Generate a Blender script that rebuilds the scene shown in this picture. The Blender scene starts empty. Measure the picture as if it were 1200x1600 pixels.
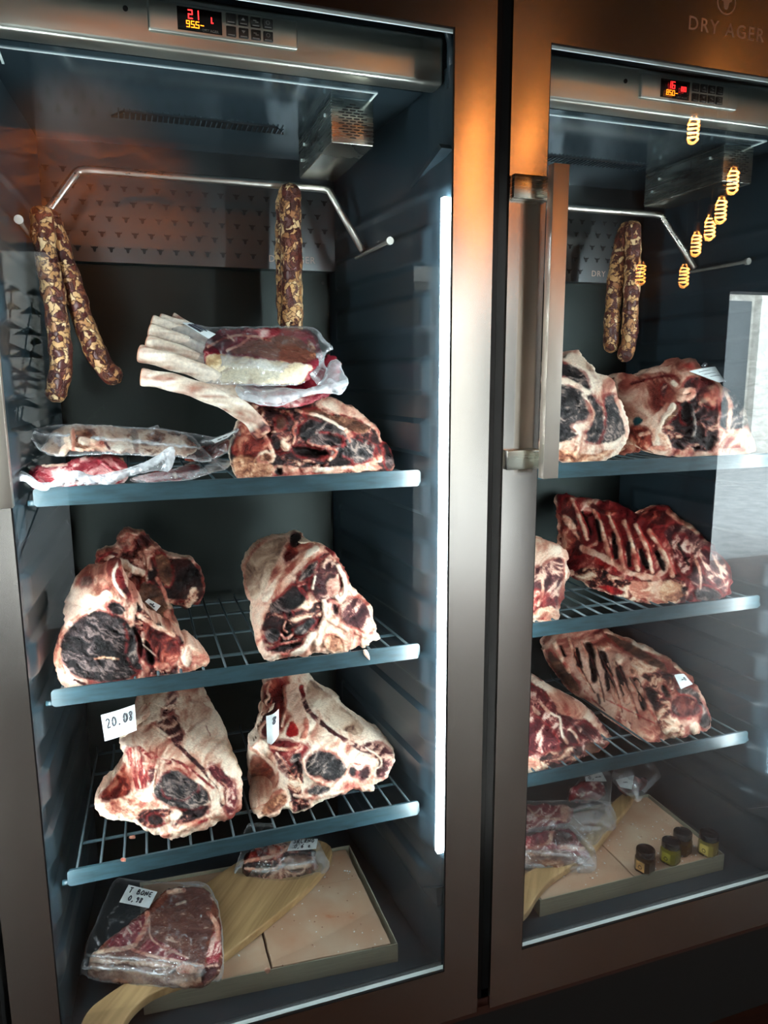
import bpy, bmesh, math, random
import numpy as np
from mathutils import Vector, Matrix

random.seed(7)
scene = bpy.context.scene
COL = scene.collection

# ------------------------------------------------------------------ camera
CAM = dict(x=0.1982, y=-0.9864, z=1.314, yaw=-0.3305, pitch=-0.18, roll=-0.0046, f=1162.7)
cy_, sy_ = math.cos(CAM['yaw']), math.sin(CAM['yaw'])
cp_, sp_ = math.cos(CAM['pitch']), math.sin(CAM['pitch'])
FW = np.array([-sy_*cp_, cy_*cp_, sp_])
R0 = np.array([cy_, sy_, 0.0]); U0 = np.cross(R0, FW)
cr_, sr_ = math.cos(CAM['roll']), math.sin(CAM['roll'])
RT = cr_*R0 + sr_*U0; UP = -sr_*R0 + cr_*U0
EYE = np.array([CAM['x'], CAM['y'], CAM['z']])
cam_data = bpy.data.cameras.new('camera')
cam = bpy.data.objects.new('camera', cam_data)
COL.objects.link(cam)
cam_data.sensor_fit = 'VERTICAL'
cam_data.sensor_height = 24.0
cam_data.lens = 24.0*CAM['f']/1600.0
cam_data.clip_start = 0.02
M3 = Matrix((RT, UP, -FW)).transposed()
cam.matrix_world = Matrix.Translation(Vector(EYE)) @ M3.to_4x4()
scene.camera = cam

# ------------------------------------------------------------------ world, exposure
scene.view_settings.view_transform = 'Standard'
scene.view_settings.look = 'None'
scene.view_settings.gamma = 1.0
scene.view_settings.exposure = 0.0
world = bpy.data.worlds.new('sky'); scene.world = world
world.use_nodes = True
bgn = world.node_tree.nodes['Background']
bgn.inputs[0].default_value = (0.80, 0.92, 1.0, 1)
bgn.inputs[1].default_value = 12.0
LED_STRENGTH = 112.0
LED_COLOR = (0.86, 0.97, 1.0)
LAMP_COLOR = (1.0, 0.36, 0.08)

PITCH = 0.7241          # distance between the two cabinets

def ray(px, py):
    px = np.asarray(px, float); py = np.asarray(py, float)
    return (RT*(px[..., None]-600)/CAM['f'] - UP*(py[..., None]-800)/CAM['f'] + FW)
def atY(px, py, Y):
    d = ray(px, py); t = (np.asarray(Y)-EYE[1])/d[..., 1]
    return EYE + d*t[..., None]
def atZ(px, py, Z):
    d = ray(px, py); t = (np.asarray(Z)-EYE[2])/d[..., 2]
    return EYE + d*t[..., None]

# ------------------------------------------------------------------ tagging
def tag(o, label=None, cat=None, group=None, kind=None):
    if label: o['label'] = label
    if cat: o['category'] = cat
    if group: o['group'] = group
    if kind: o['kind'] = kind
    return o
def empty(name, loc=(0, 0, 0), label=None, cat=None, group=None):
    o = bpy.data.objects.new(name, None); COL.objects.link(o)
    o.location = loc; o.empty_display_size = 0.02
    return tag(o, label, cat, group)
def world_of(o):
    v = Vector((0, 0, 0))
    while o is not None:
        v = v + Vector(o.location); o = o.parent
    return np.array(v)
def link_mesh(name, verts, faces, mat, parent=None, smooth=False, origin=None, local=False):
    """verts in world coordinates (local=True: in the parent's own)"""
    me = bpy.data.meshes.new(name)
    v = np.array(verts, float)
    off = np.zeros(3)
    o = bpy.data.objects.new(name, me); COL.objects.link(o)
    if parent is not None:
        o.parent = parent
        if not local: off = world_of(parent)
    elif origin is not None:
        off = np.array(origin, float); o.location = origin
    me.from_pydata((v-off).tolist(), [], [list(map(int, f)) for f in faces])
    if mat is not None:
        for m in (mat if isinstance(mat, (list, tuple)) else [mat]): me.materials.append(m)
    if smooth: me.polygons.foreach_set('use_smooth', [True]*len(me.polygons))
    me.update()
    return o

# ------------------------------------------------------------------ mesh builders (return verts, faces)
class MB:
    def __init__(s): s.v = []; s.f = []
    def add(s, v, f):
        b = len(s.v); s.v += [tuple(map(float, p)) for p in v]; s.f += [[b+i for i in q] for q in f]; return s
    def box(s, a, b, bev=0.0):
        x0, y0, z0 = a; x1, y1, z1 = b
        if bev <= 0:
            v = [(x0,y0,z0),(x1,y0,z0),(x1,y1,z0),(x0,y1,z0),(x0,y0,z1),(x1,y0,z1),(x1,y1,z1),(x0,y1,z1)]
            return s.add(v, [(0,3,2,1),(4,5,6,7),(0,1,5,4),(1,2,6,5),(2,3,7,6),(3,0,4,7)])
        bm = bmesh.new(); bmesh.ops.create_cube(bm, size=1)
        for q in bm.verts:
            q.co = Vector(((x0+x1)/2+q.co.x*(x1-x0), (y0+y1)/2+q.co.y*(y1-y0), (z0+z1)/2+q.co.z*(z1-z0)))
        bmesh.ops.bevel(bm, geom=bm.edges[:], offset=bev, segments=3, profile=0.5, affect='EDGES')
        bm.verts.ensure_lookup_table()
        s.add([q.co[:] for q in bm.verts], [[q.index for q in f.verts] for f in bm.faces]); bm.free(); return s
    def prism(s, pts, axis, a, b):
        """extrude a 2-D polygon along axis ('x','y','z') from a to b"""
        n = len(pts)
        def mk(p, h):
            return {'x': (h, p[0], p[1]), 'y': (p[0], h, p[1]), 'z': (p[0], p[1], h)}[axis]
        v = [mk(p, a) for p in pts]+[mk(p, b) for p in pts]
        f = [list(range(n))[::-1], list(range(n, 2*n))]+[[i, (i+1) % n, n+(i+1) % n, n+i] for i in range(n)]
        return s.add(v, f)
    def tube(s, pts, r, n=10, closed=False, flat=1.0, flat_dir=None):
        pts = [np.array(p, float) for p in pts]; m = len(pts)
        rs = r if isinstance(r, (list, tuple, np.ndarray)) else [r]*m
        up = np.array(flat_dir if flat_dir is not None else (0.013, 0.021, 1.0), float)
        v = []
        for i, p in enumerate(pts):
            t = pts[min(i+1, m-1)]-pts[max(i-1, 0)]
            t = t/(np.linalg.norm(t)+1e-12)
            a = np.cross(t, up)
            if np.linalg.norm(a) < 1e-3: a = np.cross(t, np.array([1.0, 0.03, 0]))
            a /= np.linalg.norm(a); b = np.cross(a, t)
            for k in range(n):
                w = 2*math.pi*k/n
                v.append(p+rs[i]*(math.cos(w)*a*flat+math.sin(w)*b))
        f = [[i*n+k, i*n+(k+1) % n, (i+1)*n+(k+1) % n, (i+1)*n+k] for i in range(m-1) for k in range(n)]
        f += [list(range(n))[::-1], [(m-1)*n+k for k in range(n)]]
        return s.add(v, f)
    def lathe(s, prof, c=(0, 0, 0), n=24, sx=1.0):
        m = len(prof); v = []
        for (r, z) in prof:
            for k in range(n):
                w = 2*math.pi*k/n; v.append((c[0]+r*math.cos(w), c[1]+r*math.sin(w), c[2]+z))
        f = [[i*n+k, i*n+(k+1) % n, (i+1)*n+(k+1) % n, (i+1)*n+k] for i in range(m-1) for k in range(n)]
        f += [list(range(n))[::-1], [(m-1)*n+k for k in range(n)]]
        return s.add(v, f)
    def build(s, name, mat, parent=None, smooth=False, origin=None, local=False, auto=False):
        o = link_mesh(name, s.v, s.f, mat, parent, smooth or auto, origin, local)
        if auto:
            try: o.data.set_sharp_from_angle(angle=math.radians(35))
            except Exception: pass
        return o

def cpts(pts, ox, oy, sc):
    return [(ox+x/sc, oy+y/sc) for x, y in pts]

# ------------------------------------------------------------------ materials
def lin(c):
    c = np.array(c, float)/255.0
    return np.where(c <= 0.04045, c/12.92, ((c+0.055)/1.055)**2.4)
def rgba(c): l = lin(c); return (float(l[0]), float(l[1]), float(l[2]), 1.0)
def newmat(name):
    m = bpy.data.materials.new(name); m.use_nodes = True
    nt = m.node_tree; p = nt.nodes['Principled BSDF']
    return m, nt, p
def N(nt, t, **kw):
    n = nt.nodes.new(t)
    for k, v in kw.items():
        if k in n.inputs: n.inputs[k].default_value = v
        else: setattr(n, k, v)
    return n
def coords(nt, scale=(1, 1, 1)):
    g = N(nt, 'ShaderNodeNewGeometry'); mp = N(nt, 'ShaderNodeMapping')
    mp.inputs['Scale'].default_value = scale
    nt.links.new(g.outputs['Position'], mp.inputs['Vector']); return mp.outputs[0]
def plain(name, c, rough=0.5, metal=0.0, noise=0.0, nscale=40.0, bump=0.0, spec=0.5, stretch=(1, 1, 1), c2=None):
    m, nt, p = newmat(name)
    p.inputs['Base Color'].default_value = rgba(c); p.inputs['Roughness'].default_value = rough
    p.inputs['Metallic'].default_value = metal; p.inputs['Specular IOR Level'].default_value = spec
    if noise > 0 or bump > 0:
        co = coords(nt, stretch); t = N(nt, 'ShaderNodeTexNoise'); t.inputs['Scale'].default_value = nscale
        t.inputs['Detail'].default_value = 5.0
        nt.links.new(co, t.inputs['Vector'])
        if noise > 0:
            r = N(nt, 'ShaderNodeValToRGB')
            a = np.clip(np.array(c)*(1-noise), 0, 255); b = np.clip(np.array(c2 if c2 else np.array(c)*(1+noise)), 0, 255)
            r.color_ramp.elements[0].position = .3; r.color_ramp.elements[1].position = .7
            r.color_ramp.elements[0].color = rgba(a); r.color_ramp.elements[1].color = rgba(b)
            nt.links.new(t.outputs['Fac'], r.inputs[0]); nt.links.new(r.outputs[0], p.inputs['Base Color'])
        if bump > 0:
            b = N(nt, 'ShaderNodeBump'); b.inputs['Strength'].default_value = bump; b.inputs['Distance'].default_value = .002
            nt.links.new(t.outputs['Fac'], b.inputs['Height']); nt.links.new(b.outputs[0], p.inputs['Normal'])
    return m
def brushed(name, c, rough=0.3, aniso=0.7, stretch=(500, 500, 6), var=0.10, rot=0.0, bump=0.04):
    m, nt, p = newmat(name)
    p.inputs['Metallic'].default_value = 1.0; p.inputs['Base Color'].default_value = rgba(c)
    co = coords(nt, stretch); t = N(nt, 'ShaderNodeTexNoise'); t.inputs['Scale'].default_value = 1.0; t.inputs['Detail'].default_value = 4
    nt.links.new(co, t.inputs['Vector'])
    co2 = coords(nt, (9, 9, 9)); t2 = N(nt, 'ShaderNodeTexNoise'); t2.inputs['Scale'].default_value = 1.0; t2.inputs['Detail'].default_value = 5
    nt.links.new(co2, t2.inputs['Vector'])
    mr = N(nt, 'ShaderNodeMapRange'); mr.inputs[1].default_value = .3; mr.inputs[2].default_value = .7
    mr.inputs[3].default_value = max(rough-var, .02); mr.inputs[4].default_value = rough+var
    ad = N(nt, 'ShaderNodeMath', operation='ADD'); ml = N(nt, 'ShaderNodeMath', operation='MULTIPLY'); ml.inputs[1].default_value = .5
    nt.links.new(t.outputs['Fac'], ad.inputs[0]); nt.links.new(t2.outputs['Fac'], ad.inputs[1]); nt.links.new(ad.outputs[0], ml.inputs[0])
    nt.links.new(ml.outputs[0], mr.inputs[0]); nt.links.new(mr.outputs[0], p.inputs['Roughness'])
    b = N(nt, 'ShaderNodeBump'); b.inputs['Strength'].default_value = bump; b.inputs['Distance'].default_value = .0005
    nt.links.new(t.outputs['Fac'], b.inputs['Height']); nt.links.new(b.outputs[0], p.inputs['Normal'])
    if aniso > 0:
        p.inputs['Anisotropic'].default_value = aniso; p.inputs['Anisotropic Rotation'].default_value = rot
        tg = N(nt, 'ShaderNodeTangent'); tg.direction_type = 'RADIAL'; tg.axis = 'Z'
        nt.links.new(tg.outputs[0], p.inputs['Tangent'])
    return m
def emis(name, c, s):
    m, nt, p = newmat(name)
    p.inputs['Base Color'].default_value = (0, 0, 0, 1)
    p.inputs['Emission Color'].default_value = (*c, 1); p.inputs['Emission Strength'].default_value = s
    return m
def glass_mat(name, tint=(1, 1, 1), refl=1.0, rough=0.0):
    m, nt, p = newmat(name); nt.nodes.remove(p)
    out = nt.nodes['Material Output']
    tr = N(nt, 'ShaderNodeBsdfTransparent'); tr.inputs[0].default_value = (*tint, 1)
    gl = N(nt, 'ShaderNodeBsdfGlossy'); gl.inputs['Roughness'].default_value = rough
    fr = N(nt, 'ShaderNodeFresnel'); fr.inputs[0].default_value = 1.5
    ml = N(nt, 'ShaderNodeMath', operation='MULTIPLY'); ml.inputs[1].default_value = refl
    mx = N(nt, 'ShaderNodeMixShader')
    nt.links.new(fr.outputs[0], ml.inputs[0]); nt.links.new(ml.outputs[0], mx.inputs[0])
    nt.links.new(tr.outputs[0], mx.inputs[1]); nt.links.new(gl.outputs[0], mx.inputs[2]); nt.links.new(mx.outputs[0], out.inputs[0])
    return m
def film_mat(name='vacuum_film', milk=0.06):
    m, nt, p = newmat(name); out = nt.nodes['Material Output']
    p.inputs['Base Color'].default_value = (0.86, 0.9, 0.93, 1); p.inputs['Roughness'].default_value = 0.16
    p.inputs['Specular IOR Level'].default_value = 0.9
    co = coords(nt, (1, 1, 1)); t = N(nt, 'ShaderNodeTexNoise'); t.inputs['Scale'].default_value = 55; t.inputs['Detail'].default_value = 4
    t.inputs['Distortion'].default_value = 1.5
    nt.links.new(co, t.inputs['Vector'])
    b = N(nt, 'ShaderNodeBump'); b.inputs['Strength'].default_value = .8; b.inputs['Distance'].default_value = .006
    nt.links.new(t.outputs['Fac'], b.inputs['Height']); nt.links.new(b.outputs[0], p.inputs['Normal'])
    tr = N(nt, 'ShaderNodeBsdfTransparent'); tr.inputs[0].default_value = (.96, .97, .98, 1)
    gl = N(nt, 'ShaderNodeBsdfGlossy'); gl.inputs['Roughness'].default_value = .14
    nt.links.new(b.outputs[0], gl.inputs['Normal'])
    m1 = N(nt, 'ShaderNodeMixShader'); m1.inputs[0].default_value = 0.075
    nt.links.new(tr.outputs[0], m1.inputs[1]); nt.links.new(gl.outputs[0], m1.inputs[2])
    at = N(nt, 'ShaderNodeAttribute'); at.attribute_name = 'Col'
    ad = N(nt, 'ShaderNodeMath', operation='ADD'); ad.inputs[1].default_value = milk; ad.use_clamp = True
    nt.links.new(at.outputs['Fac'], ad.inputs[0])
    m2 = N(nt, 'ShaderNodeMixShader')
    nt.links.new(ad.outputs[0], m2.inputs[0]); nt.links.new(m1.outputs[0], m2.inputs[1]); nt.links.new(p.outputs[0], m2.inputs[2])
    nt.links.new(m2.outputs[0], out.inputs[0])
    return m
def meat_mat(name, rough=0.5, bump=0.55, spec=0.45, fine=260.0):
    m, nt, p = newmat(name)
    at = N(nt, 'ShaderNodeAttribute'); at.attribute_name = 'Col'
    co = coords(nt, (1, 1, 1))
    t = N(nt, 'ShaderNodeTexNoise'); t.inputs['Scale'].default_value = fine; t.inputs['Detail'].default_value = 6; t.inputs['Roughness'].default_value = .65
    t2 = N(nt, 'ShaderNodeTexNoise'); t2.inputs['Scale'].default_value = 45; t2.inputs['Detail'].default_value = 5
    nt.links.new(co, t.inputs['Vector']); nt.links.new(co, t2.inputs['Vector'])
    mr = N(nt, 'ShaderNodeMapRange'); mr.inputs[1].default_value = .3; mr.inputs[2].default_value = .7; mr.inputs[3].default_value = .74; mr.inputs[4].default_value = 1.22
    nt.links.new(t.outputs['Fac'], mr.inputs[0])
    mx = N(nt, 'ShaderNodeVectorMath', operation='SCALE')
    nt.links.new(at.outputs['Color'], mx.inputs[0]); nt.links.new(mr.outputs[0], mx.inputs['Scale'])
    nt.links.new(mx.outputs[0], p.inputs['Base Color'])
    ad = N(nt, 'ShaderNodeMath', operation='ADD'); nt.links.new(t.outputs['Fac'], ad.inputs[0]); nt.links.new(t2.outputs['Fac'], ad.inputs[1])
    b = N(nt, 'ShaderNodeBump'); b.inputs['Strength'].default_value = bump; b.inputs['Distance'].default_value = .004
    nt.links.new(ad.outputs[0], b.inputs['Height']); nt.links.new(b.outputs[0], p.inputs['Normal'])
    r4 = N(nt, 'ShaderNodeMapRange'); r4.inputs[1].default_value = .0; r4.inputs[2].default_value = .45; r4.inputs[3].default_value = bump*1.4; r4.inputs[4].default_value = bump*.35
    nt.links.new(at.outputs['Fac'], r4.inputs[0]); nt.links.new(r4.outputs[0], b.inputs['Strength'])
    r2 = N(nt, 'ShaderNodeMapRange'); r2.inputs[1].default_value = .3; r2.inputs[2].default_value = .7; r2.inputs[3].default_value = -.12; r2.inputs[4].default_value = .12
    nt.links.new(t2.outputs['Fac'], r2.inputs[0])
    r3 = N(nt, 'ShaderNodeMapRange'); r3.inputs[1].default_value = .0; r3.inputs[2].default_value = .35; r3.inputs[3].default_value = rough-.16; r3.inputs[4].default_value = rough+.06
    nt.links.new(at.outputs['Fac'], r3.inputs[0]); a2 = N(nt, 'ShaderNodeMath', operation='ADD')
    nt.links.new(r2.outputs[0], a2.inputs[0]); nt.links.new(r3.outputs[0], a2.inputs[1]); nt.links.new(a2.outputs[0], p.inputs['Roughness'])
    r5 = N(nt, 'ShaderNodeMapRange'); r5.inputs[1].default_value = .0; r5.inputs[2].default_value = .3; r5.inputs[3].default_value = spec*.5; r5.inputs[4].default_value = spec
    nt.links.new(at.outputs['Fac'], r5.inputs[0]); nt.links.new(r5.outputs[0], p.inputs['Specular IOR Level'])
    return m

def sausage_mat():
    m, nt, p = newmat('cured_sausage')
    co = coords(nt, (1, 1, 1))
    nz = N(nt, 'ShaderNodeTexNoise'); nz.inputs['Scale'].default_value = 60; nz.inputs['Detail'].default_value = 3
    nt.links.new(co, nz.inputs['Vector'])
    sc = N(nt, 'ShaderNodeVectorMath', operation='SCALE'); sc.inputs['Scale'].default_value = .034
    nt.links.new(nz.outputs['Color'], sc.inputs[0])
    va = N(nt, 'ShaderNodeVectorMath', operation='ADD'); nt.links.new(co, va.inputs[0]); nt.links.new(sc.outputs[0], va.inputs[1])
    vo = N(nt, 'ShaderNodeTexVoronoi'); vo.inputs['Scale'].default_value = 95; nt.links.new(va.outputs[0], vo.inputs['Vector'])
    sp = N(nt, 'ShaderNodeSeparateColor'); nt.links.new(vo.outputs['Color'], sp.inputs[0])
    r = N(nt, 'ShaderNodeValToRGB'); cr = r.color_ramp; cr.interpolation = 'LINEAR'
    els = [(0.0, (52, 20, 18)), (.30, (78, 32, 26)), (.44, (104, 50, 36)), (.54, (166, 118, 74)), (.8, (196, 154, 102)), (1.0, (224, 196, 150))]
    cr.elements[0].position = 0; cr.elements[0].color = rgba(els[0][1]); cr.elements[1].position = 1; cr.elements[1].color = rgba(els[-1][1])
    for q, c in els[1:-1]:
        e = cr.elements.new(q); e.color = rgba(c)
    nt.links.new(sp.outputs[0], r.inputs[0])
    v2 = N(nt, 'ShaderNodeTexVoronoi'); v2.feature = 'DISTANCE_TO_EDGE'; v2.inputs['Scale'].default_value = 95; nt.links.new(va.outputs[0], v2.inputs['Vector'])
    mr = N(nt, 'ShaderNodeMapRange'); mr.inputs[1].default_value = 0; mr.inputs[2].default_value = .12; nt.links.new(v2.outputs['Distance'], mr.inputs[0])
    mx = N(nt, 'ShaderNodeMix'); mx.data_type = 'RGBA'
    nt.links.new(mr.outputs[0], mx.inputs['Factor']); mx.inputs['A'].default_value = rgba((70, 28, 20)); nt.links.new(r.outputs[0], mx.inputs['B'])
    nt.links.new(mx.outputs['Result'], p.inputs['Base Color'])
    b = N(nt, 'ShaderNodeBump'); b.inputs['Strength'].default_value = .7; b.inputs['Distance'].default_value = .002
    nt.links.new(mr.outputs[0], b.inputs['Height']); nt.links.new(b.outputs[0], p.inputs['Normal'])
    p.inputs['Roughness'].default_value = .38
    return m
def wood_mat(name, a, b, scale=(3, 40, 40), rough=.5, bump=.2, rot=0.0):
    m, nt, p = newmat(name)
    g = N(nt, 'ShaderNodeNewGeometry'); mp = N(nt, 'ShaderNodeMapping'); mp.inputs['Scale'].default_value = scale
    mp0 = N(nt, 'ShaderNodeMapping'); mp0.inputs['Rotation'].default_value = (0, 0, rot)
    nt.links.new(g.outputs['Position'], mp0.inputs['Vector']); nt.links.new(mp0.outputs[0], mp.inputs['Vector'])
    t = N(nt, 'ShaderNodeTexNoise'); t.inputs['Scale'].default_value = 1.5; t.inputs['Detail'].default_value = 7; t.inputs['Distortion'].default_value = .6
    nt.links.new(mp.outputs[0], t.inputs['Vector'])
    r = N(nt, 'ShaderNodeValToRGB'); r.color_ramp.elements[0].position = .32; r.color_ramp.elements[1].position = .68
    r.color_ramp.elements[0].color = rgba(a); r.color_ramp.elements[1].color = rgba(b)
    nt.links.new(t.outputs['Fac'], r.inputs[0]); nt.links.new(r.outputs[0], p.inputs['Base Color'])
    bb = N(nt, 'ShaderNodeBump'); bb.inputs['Strength'].default_value = bump; bb.inputs['Distance'].default_value = .001
    nt.links.new(t.outputs['Fac'], bb.inputs['Height']); nt.links.new(bb.outputs[0], p.inputs['Normal'])
    p.inputs['Roughness'].default_value = rough
    return m
def stone_mat(name, a, b, bump=1.0):
    m, nt, p = newmat(name)
    co = coords(nt, (1, 1, 2.2)); t = N(nt, 'ShaderNodeTexNoise'); t.inputs['Scale'].default_value = 5; t.inputs['Detail'].default_value = 10; t.inputs['Distortion'].default_value = 1.
    nt.links.new(co, t.inputs['Vector'])
    r = N(nt, 'ShaderNodeValToRGB'); r.color_ramp.elements[0].position = .35; r.color_ramp.elements[1].position = .65
    r.color_ramp.elements[0].color = rgba(a); r.color_ramp.elements[1].color = rgba(b)
    nt.links.new(t.outputs['Fac'], r.inputs[0]); nt.links.new(r.outputs[0], p.inputs['Base Color'])
    bb = N(nt, 'ShaderNodeBump'); bb.inputs['Strength'].default_value = bump; bb.inputs['Distance'].default_value = .05
    nt.links.new(t.outputs['Fac'], bb.inputs['Height']); nt.links.new(bb.outputs[0], p.inputs['Normal'])
    p.inputs['Roughness'].default_value = .9
    return m

MAT = dict(
    steel_v=brushed('brushed_steel_door', (188, 180, 173), rough=.18, aniso=.7, stretch=(900, 900, 5), var=.025, rot=.25, bump=.008),
    steel_h=brushed('brushed_steel_header', (196, 198, 188), rough=.36, aniso=0, stretch=(6, 600, 700), var=.08),
    steel_handle=brushed('brushed_steel_handle', (225, 214, 200), rough=.38, aniso=.5, stretch=(900, 900, 4), var=.07),
    steel_panel=brushed('brushed_steel_back', (42, 47, 46), rough=.42, aniso=0, stretch=(500, 500, 8), var=.1),
    steel_perf=brushed('brushed_steel_perforated', (100, 105, 107), rough=.34, aniso=0, stretch=(8, 500, 500), var=.08),
    steel_rod=brushed('brushed_steel_rod', (200, 198, 190), rough=.33, aniso=0, stretch=(30, 200, 200), var=.1, bump=.1),
    steel_fan=brushed('brushed_steel_fan_box', (186, 184, 172), rough=.27, aniso=.4, stretch=(6, 6, 500), var=.08),
    steel_tray=plain('brushed_steel_tray', (150, 152, 134), rough=.42, metal=.1, noise=.06, nscale=1, stretch=(8, 200, 500)),
    liner=plain('liner_anthracite', (34, 47, 54), rough=.34, noise=.10, nscale=6, bump=.05, spec=.5),
    ceil=plain('ceiling_panel_gloss', (74, 94, 104), rough=.14, metal=.75),
    lip=plain('shelf_lip_coated', (38, 60, 67), rough=.36, noise=.16, nscale=30, bump=.08, stretch=(1, 6, 6)),
    wire=plain('shelf_wire_coated', (52, 70, 76), rough=.4),
    black=plain('black_gap', (6, 6, 7), rough=.7),
    rubber=plain('black_rubber', (12, 12, 13), rough=.5),
    white_trim=plain('white_trim', (226, 240, 238), rough=.4),
    display=plain('display_window', (8, 5, 6), rough=.15),
    button=plain('button_black', (40, 40, 38), rough=.35),
    pin=plain('pin_metal', (120, 120, 114), rough=.45, metal=.3),
    icon=plain('button_print', (150, 150, 145), rough=.5),
    engr=plain('engraved_text', (176, 150, 138), rough=.6),
    engr2=plain('engraved_text_faint', (170, 150, 138), rough=.42, metal=1.0),
    bull=plain('perforation', (9, 10, 11), rough=.6),
    red=emis('led_digits_red', (1.0, .02, .02), 5.0),
    orange=emis('led_digits_orange', (1.0, .22, .01), 5.0),
    led=emis('led_strip', LED_COLOR, LED_STRENGTH),
    glass=glass_mat('door_glass', (.975, .985, .985), 0.42),
    jarglass=glass_mat('jar_glass', (.94, .95, .93), 1.3, .02),
    film=film_mat('vacuum_film', .015),
    milky=film_mat('milky_film', .20),
    paper=plain('label_paper', (214, 226, 228), rough=.6, noise=.05, nscale=60),
    ink=plain('label_ink', (40, 44, 58), rough=.6),
    meat=meat_mat('aged_meat', .50, .6),
    meatwet=meat_mat('fresh_meat', .34, .35, .55),
    bone=meat_mat('rib_bone', .5, .35, .4, 180),
    sausage=sausage_mat(),
    paddle=wood_mat('paddle_wood', (150, 122, 82), (192, 162, 116), scale=(2.5, 50, 30), rot=-.93),
    salt=plain('salt_block', (186, 150, 118), rough=.5, noise=.12, nscale=16, bump=.25, c2=(214, 186, 160)),
    lid=plain('jar_lid_black', (12, 11, 14), rough=.14, spec=.7),
)
# ------------------------------------------------------------------ the room the cabinets stand in (seen only mirrored in glass and steel)
def struct(name, mb, mat, **k):
    return tag(mb.build(name, mat, **k), kind='structure')
M_floor = wood_mat('floor_boards', (48, 27, 19), (78, 44, 31), scale=(2, 14, 14), rough=.45)
M_wall = stone_mat('rough_stone_wall', (96, 60, 36), (170, 116, 72))
M_dark = plain('dark_wood_wall', (34, 24, 20), rough=.6, noise=.2, nscale=10)
M_ceil = plain('room_ceiling_dark', (22, 15, 13), rough=.8)
M_facade = stone_mat('pale_facade_stone', (190, 186, 176), (226, 222, 212), .3)
M_street = plain('street_paving', (150, 150, 148), rough=.9, noise=.1, nscale=8)
YW = -3.0
struct('floor', MB().box((-3, -3.1, -.05), (5.5, .75, .02)), M_floor)
struct('ceiling', MB().box((-3, -3.1, 3.35), (5.5, .75, 3.45)), M_ceil)
w = MB(); CH = 3.35
w.box((-3, YW-.15, .02), (-2.2, YW, CH)).box((-.08, YW-.15, .02), (1.75, YW, 1.93)).box((2.5, YW-.15, .02), (3.95, YW, CH))
w.box((-2.2, YW-.15, 1.92), (-.08, YW, CH)).box((1.75, YW-.15, 2.45), (2.5, YW, CH)).box((5.3, YW-.15, .02), (5.5, YW, CH)).box((3.95, YW-.15, 1.85), (5.3, YW, CH))
w.box((-.08, YW-.15, 2.42), (1.75, YW, CH))
struct('wall_front', w, M_dark)
struct('trim_1', MB().box((-.6, YW, 1.93), (.72, YW+.06, 2.42)).box((.72, YW, 1.93), (1.75, YW+.02, 2.42)), M_wall)
struct('trim_2', MB().box((1.75, YW-.1, 1.93), (2.5, YW+.05, 2.45)), M_wall)
struct('wall_left', MB().box((-3.1, -3.1, .0), (-3, .75, 3.4)), M_dark)
struct('wall_right', MB().box((5.5, -3.1, .0), (5.6, .75, 3.4)), M_dark)
struct('wall_back', MB().box((-3, .75, .0), (5.5, .85, 3.4)), M_dark)
wf = MB()
for a, b in ((-2.2, -.08), (3.95, 5.3)):
    for k in range(3):
        xx = a+(b-a)*k/2; wf.box((xx-.025, YW-.1, .02), (xx+.025, YW-.04, 1.92))
struct('window_frame', wf, M_dark)
# the street outside
fc = MB().box((-8, -9.3, -.1), (12, -9, 7))
for k in range(10):
    xx = -7+k*1.9
    fc.box((xx, -9.0, .0), (xx+.5, -8.85, 6.5))
    fc.box((xx+.6, -9.0, 2.6), (xx+1.8, -8.9, 3.4))
struct('facade', fc, M_facade)
struct('street', MB().box((-8, -9, -.12), (12, -3.15, -.02)), M_street)
M_shop = plain('shopfront_dark', (70, 76, 76), rough=.4)
for k in range(10):
    xx = -7+k*1.9
    struct('door_%d' % (k+1), MB().box((xx+.6, -8.99, .1), (xx+1.8, -8.95, 2.5)), M_shop)

# niche around the cabinets: dark side panel, dark plinth, dark header
M_niche = plain('niche_black', (9, 8, 8), rough=.6)
struct('trim_3', MB().box((-.6, .005, -.0), (-.012, .74, 3.35)), M_niche)
struct('trim_4', MB().box((-.012, .03, .02), (1.50, .74, .222)), M_niche)
struct('trim_5', MB().box((.7015, .03, .222), (.7226, .74, 1.92)), M_niche)
struct('trim_6', MB().box((1.4275, .02, .02), (2.4, .74, 3.35)), M_niche)
struct('trim_7', MB().box((-.012, .02, 1.925), (1.4275, .74, 3.35)), M_niche)
struct('trim_8', MB().box((-.012, .012, .226), (1.43, .03, .242)), plain('plinth_edge', (58, 30, 22), rough=.4))

# pendant lamps with glowing spiral filaments
bulb_glass = glass_mat('bulb_glass', (1, .95, .85), 1.0)
fil_mat = emis('lamp_filament', LAMP_COLOR, 50.0)
M_brass = plain('lamp_socket', (60, 44, 26), rough=.4, metal=.8)
def pendant(x, y, z, label, tilt=0.0):
    t = empty('pendant_lamp', (x, y, z-.07), label, 'lamp', 'filament pendant lamps over the room')
    MB().lathe([(.0, -.07), (.022, -.066), (.04, -.04), (.046, -.01), (.038, .025), (.02, .055), (.016, .075)], (x, y, z), 20).build('bulb', bulb_glass, t, True)
    MB().lathe([(.0, .075), (.02, .075), (.021, .12), (.008, .13), (.0, .13)], (x, y, z), 16).build('socket', M_brass, t)
    MB().tube([(x, y, z+.13), (x, y, 3.35)], .003, 6).build('cord', MAT['rubber'], t)
    pts = []
    for i in range(90):
        u = i/89; a = u*2*math.pi*4.5
        pts.append((x+.026*math.cos(a), y+.026*math.sin(a), z-.045+.095*u))
    MB().tube(pts, .0032, 5).build('filament', fil_mat, t)
LD = 2.4
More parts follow.
